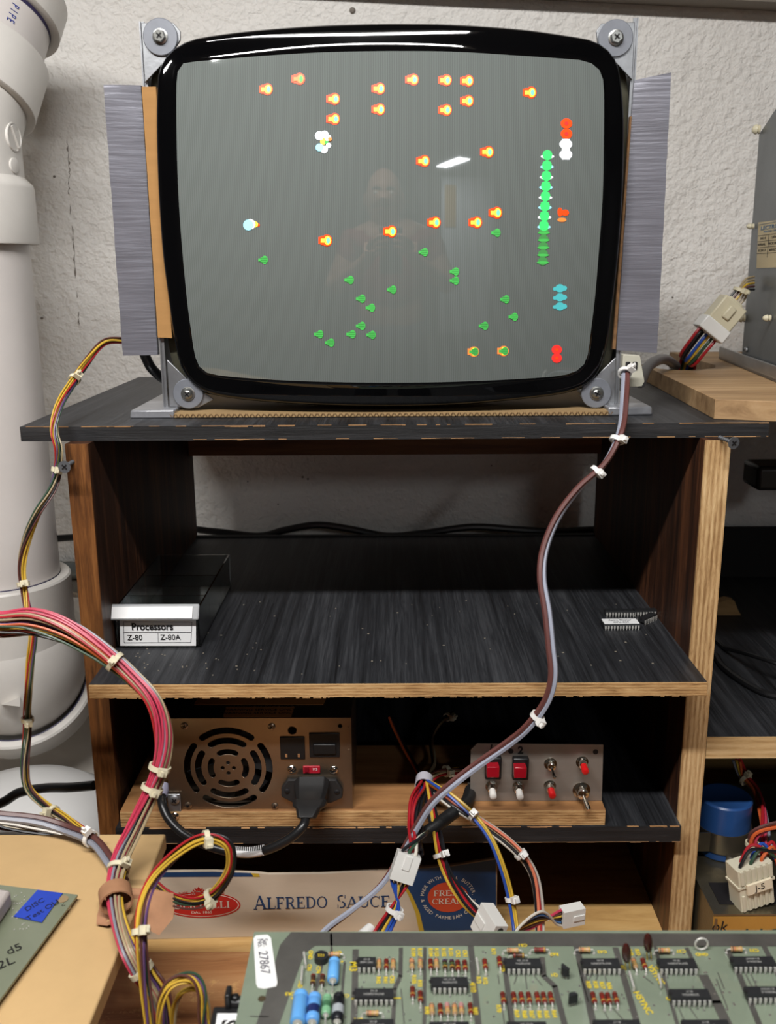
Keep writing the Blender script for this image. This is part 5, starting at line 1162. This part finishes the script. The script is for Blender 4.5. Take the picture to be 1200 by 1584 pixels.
# big bundle
def OM(px, py, h=.011): return PZ(px, py, ZMD+h).y          # depth of a thing lying h above the beige board
big = [(-480, 1000, .60), (-200, 955, .60), (-60, 958, .60), (0, 966, .60), (50, 962, .60), (100, 974, .598), (155, 1006, .595), (205, 1048, .59), (238, 1085, .585), (252, 1130, .58), (250, 1175, .575), (235, 1220, .57), (208, 1280, .56), (187, 1330, .545), (178, 1380, OM(178, 1380, .012)), (184, 1425, OM(184, 1425, .012)), (200, 1470, OM(200, 1470, .010)), (226, 1512, .465), (248, 1545, .462), (262, 1620, .46)]
def sprd(f): return .75*math.exp(-((f-.19)/.11)**2)+.12*math.sin(30*f)
harness('wire_bundle', 'thick bundle of pink red and beige wires arching across the left side', 'wiring', big, [TN, BK, GY, PU, GN, BK, BR, TN, PK, BK, PK, GY, TN, OR, PK, BK, TN, PU, PK, YE, PK, TN, RD, GY, OR, TN, PK, BK, TN, RD, YE, PK, GN, TN, PK, BR], R=.0053, wr=.00088, ties=(.345, .545, .58, .70, .88), twist=.9, step=7, spread=sprd, tie_scale=1.05)
# brown and grey pair at the left
harness('cable_pair', 'brown and grey cable pair sweeping over the beige board', 'cable', [(-420, 1270, .60), (-200, 1256, .60), (-60, 1256, .60), (0, 1262, .60), (60, 1268, .60), (105, 1282, .595), (145, 1300, .580), (172, 1332, OM(172, 1332, .006)), (196, 1368, .55), (212, 1400, .54)], [BR, GY], R=.0033, wr=.0022, ties=(.66,), twist=.1, tiem=M_TIEW, hd=(0, -.5, 1))
harness('wire_loom', 'thin loom of beige and purple wires behind the beige board', 'wiring', [(-380, 1275, .63), (-200, 1268, .63), (-60, 1270, .63), (0, 1276, .63), (40, 1280, .63), (85, 1284, .63), (120, 1292, .63)], [TN, PU, WH, BR, TN, BK], R=.004, wr=.001, ties=(.45,), twist=.8)
b = MB(); cable(b, [(-420, 1330, .75), (-200, 1300, .75), (-60, 1262, .75), (0, 1243, .75), (30, 1226, .75), (70, 1219, .75), (110, 1218, .74), (145, 1215, .735)], .0042, 12); tag(b.build('electric_cable', M_RUBBER), 'black cord passing in front of the white fitting left of the cabinet', 'cord')
b = MB(); cable(b, [(222, 545, .80), (232, 566, .80), (245, 580, .81), (262, 590, .83), (285, 592, .86)], .0042, 12); tag(b.build('electric_cable', M_RUBBER), 'thick black cord curling down behind the lower left of the monitor', 'cord')
# loop harness
harness('wiring_harness', 'looped harness of yellow green and purple wires by the tan strap', 'wiring', [(236, 1640, .435), (232, 1584, .44), (224, 1520, .445), (218, 1450, .45), (222, 1400, .465), (238, 1360, .48), (270, 1325, .50), (305, 1301, .515), (335, 1298, .52), (355, 1312, .52), (356, 1345, .52), (336, 1378, .52), (312, 1394, .52), (285, 1396, .525), (255, 1385, .54), (228, 1362, .57)], [YE, BR, GN, YE, PU, BK, YE, BR, RD], R=.0034, wr=.00075, ties=(.21, .5, .77), twist=1.3, step=7)
harness('wiring_harness', 'small coil of yellow and purple wires at the bottom left', 'wiring', [(248, 1620, 0.435), (248, 1560, 0.435), (258, 1528, 0.437), (280, 1514, 0.440), (300, 1516, 0.440), (312, 1540, 0.437), (315, 1580, 0.435), (330, 1620, 0.433)], [YE, YE, PU, BR, YE, GN], R=.003, wr=.0007, ties=(), twist=.8)
harness('wiring_harness', 'smaller inner coil of yellow wires at the bottom left', 'wiring', [(268, 1620, 0.445), (268, 1570, 0.445), (275, 1542, 0.445), (292, 1530, 0.447), (310, 1533, 0.447), (320, 1560, 0.445), (322, 1620, 0.443)], [YE, YE, TN], R=.0016, wr=.0008, ties=(), twist=.6)
# tan strap wrapped round the bundle
M_STRAP = mat('tan_cardboard_strap', rgb(160, 116, 84), .75, noise=.15, nscale=40)
stp = thing('cable_strap', 'tan card strap wrapped round the wire bundle', 'strap', P(200, 1430, .53))
fl = MB()
def sheet(bld, pts, th): bld.hexa([P(*p) for p in pts], (0, th, 0))
sheet(fl, [(163, 1371, OM(163, 1371, .004)), (196, 1375, .535), (240, 1378, .532), (268, 1384, .53), (271, 1395, .528), (268, 1420, .524), (246, 1447, .52), (232, 1440, .52), (216, 1432, .52), (180, 1426, OM(180, 1426, .003)), (166, 1432, OM(166, 1432, .003)), (149, 1430, OM(149, 1430, .002)), (150, 1416, OM(150, 1416, .002))], .0014)
fl.build('flap', M_STRAP, stp)
lp = MB(); c0_ = P(179, 1387, OM(179, 1387, .012)); ax_ = (P(178, 1376, OM(178, 1376, .012))-P(181, 1398, OM(181, 1398, .012))).normalized(); u = Vector((1, 0, 0)); u = (u-ax_*u.dot(ax_)).normalized(); v = ax_.cross(u)
n = 24; prof = [(-.0065, .0078), (-.0065, .0088), (.0065, .0088), (.0065, .0078)]
lp.rings([[c0_+ax_*h+(u*math.cos(2*PI*j/n)*1.15+v*math.sin(2*PI*j/n)*.95)*q_ for h, q_ in prof] for j in range(n)], closed=True); lp.build('wrap', M_STRAP, stp)
# right-hand cable pair
harness('cable_pair', 'grey and brown cable pair hanging from the monitor down across the shelves', 'cable', [(966, 572, .756), (966, 590, .745), (964, 620, .728), (961, 655, .70), (952, 685, .69), (932, 720, .685), (895, 755, .68), (862, 800, .672), (842, 850, .662), (838, 895, .652), (846, 945, .643), (852, 1000, .636), (856, 1045, .632), (846, 1085, .632), (818, 1124, .635), (788, 1150, .64), (740, 1184, .642), (700, 1215, .64), (668, 1245, .640), (643, 1285, .642), (617, 1330, .640), (588, 1372, .632), (545, 1408, .620), (505, 1438, .606), (480, 1470, .595)], [(150, 154, 168), (96, 58, 54)], R=.0028, wr=.0021, ties=(.012, .165, .225, .57), twist=.8, step=7, tiem=M_TIEW)

# test harness from the sleeve on the plank
pv = P(657, 1206, .715)
slv = thing('cable_sleeve', 'white plastic sleeve holding a fan of coloured wires on the plank', 'cable clamp', (pv.x, pv.y, ZP))
MB().lathe(P(655, 1216, .70), (P(657, 1200, .715)-P(655, 1216, .70)), [(0, .0066), (0, .0072), (.0105, .0072), (.0105, .0066)], 24, cap=(False, False)).build('sleeve', mat('lilac_white_plastic', rgb(186, 182, 190), .35), slv)
MB().bb(pv.x-.0045, pv.x+.0045, .703, .714, ZP+.0002, P(655, 1214, .70).z-.0062).build('foot', M_TIEW, slv)
def loom(name, label, cat, path, cols, R, wr=.0012, ties=(), **k): return harness(name, label, cat, path, cols, R, wr, ties, tiem=M_TIEW, **k)
S0 = (656, 1205, .712)
loom('wire_loom', 'red and black wires dropping from the sleeve to the three-way plug', 'wiring', [S0, (652, 1222, .695), (643, 1245, .672), (641, 1275, .655), (644, 1300, .635), (645, 1322, .618)], [BU, BK, RD, BK, RD, BK, BK, RD], .0052, ties=(), twist=.2)
def molex(label, A, B, w_, t_, cols_in=None, front=Vector((0, -1, 0))):
    A, B = P(*A), P(*B); r = thing('wire_connector', label, 'connector', B if B.z < A.z else A)
    ax = (B-A).normalized(); sd = ax.cross(front).normalized(); up = sd.cross(ax); R = Matrix((ax, sd, up)).transposed(); L_ = (B-A).length
    b = MB(); b.box((A+B)/2, (L_, w_, t_), 0, R)
    b.box(A.lerp(B, .3)+up*t_*.5, (L_*.5, w_*.3, t_*.16), 0, R)
    for k_ in (-1, 0, 1): b.lathe(B+sd*k_*w_*.3-ax*.0001, ax, [(0, w_*.12), (.0003, w_*.12)], 12, 1)
    b.build('housing', [mat('milky_nylon', rgb(214, 213, 208), .35), M_INK], r, bevel=.0009); return r, A, B, ax, sd, up
mx_, A, Bq, ax, sd, up = molex('milky white three-way plug in front of the sauce carton', (633, 1320, .612), (619, 1362, .606), .0175, .009)
for i, c_ in enumerate((WH, GN, BK)):
    s_ = A+sd*(i-1)*.0045+ax*.004; MB().tube(spline([s_, s_-ax*.006, P(646+i*4, 1298-i*2, .622), P(662, 1286, .645)], 6), .0013, 7).build('wire', wm(c_), mx_)
for i, c_ in enumerate((RD, BK, YE, BU, BU)):
    s_ = Bq+sd*(i-2)*.003-ax*.004; MB().tube(spline([s_, s_+ax*.006, P(604+i*3.2, 1405, .600), P(580+i*6, 1440, .595), P(566+i*7, 1470, .585)], 6), .0012, 7).build('wire', wm(c_), mx_)
add_tie(mx_, P(610, 1407, .600), (P(606, 1415, .599)-P(613, 1395, .601)), .0052, M_TIEW)
b = MB(); b.cyl(P(573, 1436, .60), P(560, 1450, .59), .004, .005, 16); b.build('plug_end', M_TIEW, mx_)
b = MB(); cable(b, [(660, 1288, .66), (675, 1277, .662), (692, 1264, .668), (708, 1252, .675), (722, 1240, .69), (728, 1222, .712)], .0052, 12); tag(b.build('cable_sheath', mat('black_tape_wrap', rgb(26, 26, 27), .5, bump=.4, bscale=120)), 'black taped cable crossing behind the pale blue wire beside the switch panel', 'cable')
loom('wire_loom', 'red and black loom from the sleeve to the white plug by the blue carton end', 'wiring', [S0, (660, 1222, .695), (668, 1260, .67), (676, 1300, .655), (686, 1335, .645), (700, 1365, .635), (722, 1395, .625), (748, 1420, .615)], [RD, RD, BK, BK, YE, WH, BK], .0042, ties=(.52,), twist=.5)
mx_, A, Bq, ax, sd, up = molex('milky white plug leaning against the back edge of the green circuit board', (745, 1415, .612), (768, 1452, .59), .022, .011)
loom('wire_loom', 'yellow and blue wire loom curving right then down to the bench', 'wiring', [S0, (668, 1212, .695), (690, 1226, .68), (715, 1246, .67), (738, 1268, .66), (760, 1300, .652), (778, 1345, .645), (789, 1385, .64), (797, 1430, .63), (800, 1465, .615)], [YE, YE, BU, OR], .0026, wr=.0012, ties=(.42, .80), twist=.25)
loom('wire_loom', 'white salmon and blue wire loom curving furthest right under the switch panel', 'wiring', [S0, (672, 1222, .695), (700, 1245, .675), (740, 1270, .665), (780, 1298, .66), (808, 1325, .655), (825, 1355, .65), (832, 1395, .642), (834, 1440, .63), (834, 1470, .615)], [TN, RD, BK, (60, 100, 150), (206, 116, 88), WH, (176, 170, 160)], .0032, wr=.0012, ties=(.55, .84), twist=.3)
mx_, A, Bq, ax, sd, up = molex('small milky plug lying on the bench under the switch panel', (901, 1412, .625), (868, 1419, .62), .014, .009)
for i, c_ in enumerate((WH, (60, 100, 150), BK, YE, BR, PK)):
    s_ = Bq+sd*(i-2.5)*.0022-ax*.003; MB().tube(spline([s_, s_+ax*.006, P(838-i*3, 1410+i*5, .61), P(805-i*3, 1432+i*3, .60), P(785, 1465, .585)], 6), .0011, 7).build('wire', wm(c_), mx_)
# dim looms deep on the lower shelf
harness('wire_loom', 'dim brown wire loom deep on the lower shelf', 'wiring', [(604, 1110, .80), (620, 1145, .78), (640, 1180, .75), (652, 1204, .72)], [BR, BK, OR], .002, wr=.0011, twist=.3)
harness('wire_loom', 'dim beige wire loom curling behind the white sleeve', 'wiring', [(700, 1103, .82), (680, 1120, .80), (668, 1145, .78), (672, 1178, .75), (664, 1200, .72)], [TN, TN, BK], .002, wr=.0011, ties=(.1,), twist=.3)
harness('wire_loom', 'dim loom running behind the switch panel', 'wiring', [(662, 1205, .72), (680, 1195, .73), (710, 1190, .74), (740, 1188, .75), (790, 1180, .76)], [TN, YE, BR, RD], .003, wr=.0011, ties=(.35,), twist=.5)
# black fat cable by the milky socket right of the monitor
b = MB(); cable(b, [(990, 592, .80), (1000, 570, .84), (1015, 558, .88), (1030, 556, .93), (1045, 566, .97)], .0048, 12); tag(b.build('electric_cable', mat('grey_rubber', rgb(92, 90, 92), .4)), 'fat grey cord curving over the wooden slab into its notch', 'cord')

# ================================================================== behind the camera (seen in the screen's reflection)
lf = thing('shop_light', 'long tube light hanging over the bench, mirrored in the tube rim', 'light', (LAMP[0], LAMP[1]-.0, LAMP[2]+.012))
MB().bb(LAMP[0]-.50, LAMP[0]+.50, LAMP[1]-.06, LAMP[1]+.06, LAMP[2]+.012, LAMP[2]+.04).build('housing', mat('light_housing', rgb(200, 200, 196), .5), lf)
for x in (-.45, .45): MB().cyl((LAMP[0]+x, LAMP[1], LAMP[2]+.04), (LAMP[0]+x, LAMP[1], 2.4), .003, n=8).build('suspension_rod', M_ZINC, lf)
# photographer
M_SKIN = mat('skin', rgb(186, 140, 118), .5); M_SHIRT = mat('dark_red_cotton', rgb(140, 30, 40), .85, bump=.1); M_JEAN = mat('denim', rgb(46, 54, 72), .85)
per = thing('person', 'bald person in a dark red t-shirt holding up a phone, reflected in the screen', 'person', (0, -.45, 0))
H0 = ZC+.165                                          # head centre
def skin(name, verts, edges, radii, m, root=0, sub=2):
    me = bpy.data.meshes.new(name); me.from_pydata([Vector(v)-Vector(per['_o']) for v in verts], edges, []); me.materials.append(m)
    o = bpy.data.objects.new(name, me); C.objects.link(o); o.parent = per; o['_o'] = per['_o']
    md = o.modifiers.new('skin', 'SKIN'); sv_ = me.skin_vertices[0].data if me.skin_vertices else None
    if sv_ is None:
        bm = bmesh.new(); bm.from_mesh(me); bm.verts.layers.skin.verify(); bm.to_mesh(me); bm.free(); sv_ = me.skin_vertices[0].data
    for i, r in enumerate(radii): sv_[i].radius = (r, r) if not isinstance(r, tuple) else r
    sv_[root].use_root = True; md.use_smooth_shade = True
    s_ = o.modifiers.new('sub', 'SUBSURF'); s_.levels = sub; s_.render_levels = sub
    return o
yb = -.42
V_ = [(0, yb, .93), (0, yb, 1.08), (0, yb+.01, 1.24), (0, yb, ZC+.02), (0, yb+.01, ZC+.075),                    # pelvis..neck
      (-.17, yb, ZC-.03), (-.27, yb+.08, ZC-.23), (-.10, yb+.30, ZC-.09), (-.065, yb+.355, ZC-.045),
      (.17, yb, ZC-.03), (.27, yb+.08, ZC-.23), (.10, yb+.30, ZC-.09), (.065, yb+.355, ZC-.045),
      (-.1, yb, .86), (-.11, yb+.02, .48), (-.12, yb-.02, .08), (-.12, yb+.12, .04), (.1, yb, .86), (.11, yb+.02, .48), (.12, yb-.02, .08), (.12, yb+.12, .04)]
E_2 = [(0, 1), (1, 2), (2, 3), (3, 4), (3, 5), (5, 6), (6, 7), (7, 8), (3, 9), (9, 10), (10, 11), (11, 12), (0, 13), (13, 14), (14, 15), (15, 16), (0, 17), (17, 18), (18, 19), (19, 20)]
skin('body', V_, E_2, [(.15, .11), (.145, .11), (.155, .11), (.10, .08), .055, .07, .045, .028, .024, .07, .045, .028, .024, .09, .06, .045, .035, .09, .06, .045, .035], M_SKIN)
skin('t_shirt', [(0, yb, .95), (0, yb, 1.1), (0, yb+.01, 1.24), (0, yb, ZC+.01), (-.17, yb, ZC-.03), (-.235, yb+.045, ZC-.15), (.17, yb, ZC-.03), (.235, yb+.045, ZC-.15)], [(0, 1), (1, 2), (2, 3), (3, 4), (4, 5), (3, 6), (6, 7)], [(.172, .13), (.165, .13), (.175, .128), (.115, .092), .082, .064, .082, .064], M_SHIRT)
skin('trousers', [(0, yb, .93), (-.1, yb, .84), (-.11, yb+.02, .48), (-.12, yb-.02, .09), (.1, yb, .84), (.11, yb+.02, .48), (.12, yb-.02, .09)], [(0, 1), (1, 2), (2, 3), (0, 4), (4, 5), (5, 6)], [(.155, .12), .105, .078, .062, .105, .078, .062], M_JEAN)
hb_ = MB(); hx, hy = -.03, yb+.03
n = 20; rs_ = []
for i in range(1, n):
    a = PI*i/n; z = -math.cos(a); w_ = math.sin(a); fr = .082*(1-.22*max(0, -z)); row = []
    for j in range(32):
        t_ = 2*PI*j/32; x = fr*w_*math.sin(t_); y = .098*w_*math.cos(t_)*(1-.12*max(0, -z))
        if math.cos(t_) > .0:
            g = max(0, math.cos(t_))**6
            y += g*(.022*math.exp(-((z+.18)/.14)**2)-.008*math.exp(-((z-.08)/.1)**2)+.006*math.exp(-((z-.25)/.1)**2)+.008*math.exp(-((z+.75)/.15)**2)-.004*math.exp(-((z+.42)/.05)**2))
        row.append(Vector((hx+x, hy+y, H0+z*.125)))
    rs_.append(row)
hb_.rings(rs_)
for s_ in (-1, 1): hb_.ball((hx+s_*.081, hy-.005, H0-.01), .03, 8, sc=(.3, .55, 1.05))
hb_.tube([(hx, hy-.01, H0-.09), (0, yb, ZC+.03)], [.058, .062], 20)
hd_ = hb_.build('head', M_SKIN, per, smooth=80)
for s_ in (-1, 1):
    MB().ball((hx+s_*.031, hy+.081, H0+.006), .012, 8).build('eye', mat('eye_white', rgb(220, 216, 210), .2), hd_)
    MB().tube([(hx+s_*.012, hy+.097, H0+.026), (hx+s_*.03, hy+.094, H0+.032), (hx+s_*.05, hy+.08, H0+.026)], .004, 6).build('eyebrow', mat('grey_hair', rgb(90, 84, 80), .9), hd_)
MB().tube([(hx-.024, hy+.083, H0-.058), (hx, hy+.092, H0-.055), (hx+.024, hy+.083, H0-.058)], .0045, 6).build('mouth', mat('lips', rgb(150, 84, 78), .5), hd_)
for s_ in (-1, 1):                                     # palms and fingers round the phone
    base = Vector((s_*.068, yb+.365, ZC-.045)); vv = [base+Vector((s_*.0, -.015, -.012)), base+Vector((0, .012, .01)), base+Vector((0, .022, .024))]; ee = [(0, 1), (1, 2)]; rr_ = [.024, .026, .022]
    for k_ in range(4):
        z_ = .052-.018*k_; ln_ = (.9, 1, .95, .75)[k_]; st_ = len(vv)
        vv += [base+Vector((-s_*.008, .026, z_-.014)), base+Vector((-s_*.030*ln_, .038, z_)), base+Vector((-s_*.052*ln_, .036, z_+.003)), base+Vector((-s_*.064*ln_, .030, z_+.004))]
        ee += [(2, st_), (st_, st_+1), (st_+1, st_+2), (st_+2, st_+3)]; rr_ += [.0095, .009, .008, .0068]
    st_ = len(vv); vv += [base+Vector((-s_*.010, -.004, .016)), base+Vector((-s_*.022, -.012, .032)), base+Vector((-s_*.030, -.012, .045))]; ee += [(1, st_), (st_, st_+1), (st_+1, st_+2)]; rr_ += [.012, .010, .008]
    skin('hand', vv, ee, rr_, M_SKIN, sub=1)
ph = thing('smartphone', 'dark phone held upright in the person\'s hands, reflected in the screen', 'phone', (0, -.02, ZC-.13))
MB().bb(-.038, .038, -.030, -.021, ZC-.115, ZC+.038).build('phone_body', mat('phone_black', rgb(20, 20, 22), .25), ph, bevel=.004, segs=3)
MB().bb(-.034, -.004, -.0211, -.0175, ZC-.0, ZC+.033).build('camera_bump', mat('phone_lens', rgb(12, 12, 14), .15), ph, bevel=.002)
# room behind: shelving with boxes, a lit white door with a yellow notice
M_RACK = mat('rack_steel', rgb(84, 84, 86), .5, metal=.3)
def rack(x0, x1, y0, lab):
    r = thing('storage_rack', lab, 'rack', ((x0+x1)/2, y0+.2, 0))
    for x in (x0, x1-.03):
        for y in (y0, y0+.37): MB().bb(x, x+.03, y, y+.03, 0, 2.1).build('upright', M_RACK, r)
    for z in (.3, .7, 1.1, 1.5, 1.9): MB().bb(x0, x1, y0, y0+.4, z, z+.025).build('shelf', M_RACK, r)
    return r
rack(-1.6, -.5, -2.68, 'steel storage rack in the left half of the room behind'); rack(-.4, .35, -2.68, 'steel storage rack in the middle of the room behind')
cols_ = [((92, 78, 60), 'brown'), ((70, 74, 80), 'grey'), ((120, 118, 112), 'pale grey'), ((50, 56, 76), 'dark blue'), ((104, 60, 46), 'rust red')]
k = 0
for (x0, x1, nm) in ((-1.55, -.55, 'left'), (-.36, .30, 'middle')):
    for li, z in enumerate((.725, 1.125, 1.525)):
        x = x0; bi = 0
        while x < x1-.12:
            w_ = random.uniform(.12, .22); h = random.uniform(.12, .28); c_, cn_ = cols_[k % 5]; k += 1
            if x+w_ > x1: break
            o = MB().bb(x, x+w_-.02, -2.62, -2.36, z+.001, z+h).build('storage_bin', mat('bin_%d' % (k % 5), rgb(*c_), .6), bevel=.006)
            tag(o, '%s storage bin on the %s shelf of the %s rack behind, number order unclear in reflection' % (cn_, ('low', 'middle', 'high')[li], nm), 'bin', '%s bins on the %s shelf of the %s rack' % (cn_, ('low', 'middle', 'high')[li], nm))
            o['label'] = '%s storage bin, %s from left on the %s shelf of the %s rack' % (cn_, ('first', 'second', 'third', 'fourth', 'fifth', 'sixth', 'seventh', 'eighth')[bi], ('low', 'middle', 'high')[li], nm); bi += 1
            x += w_+random.uniform(0, .04)
d1 = MB().bb(.62, 1.30, -2.70, -2.66, 0, 1.95).build('door_1', mat('white_door', rgb(226, 230, 234), .5)); d1['kind'] = 'structure'
tag(MB().bb(.66, .80, -2.655, -2.65, 1.35, 1.85).build('yellow_notice', solid((206, 156, 40), .6)), 'yellow notice on the white door behind, reflected in the screen', 'notice')

for o in bpy.data.objects:
    for k in ('_o', '_l'):
        if k in o: del o[k]
    if o.type == 'CAMERA' or o.type == 'LIGHT': continue
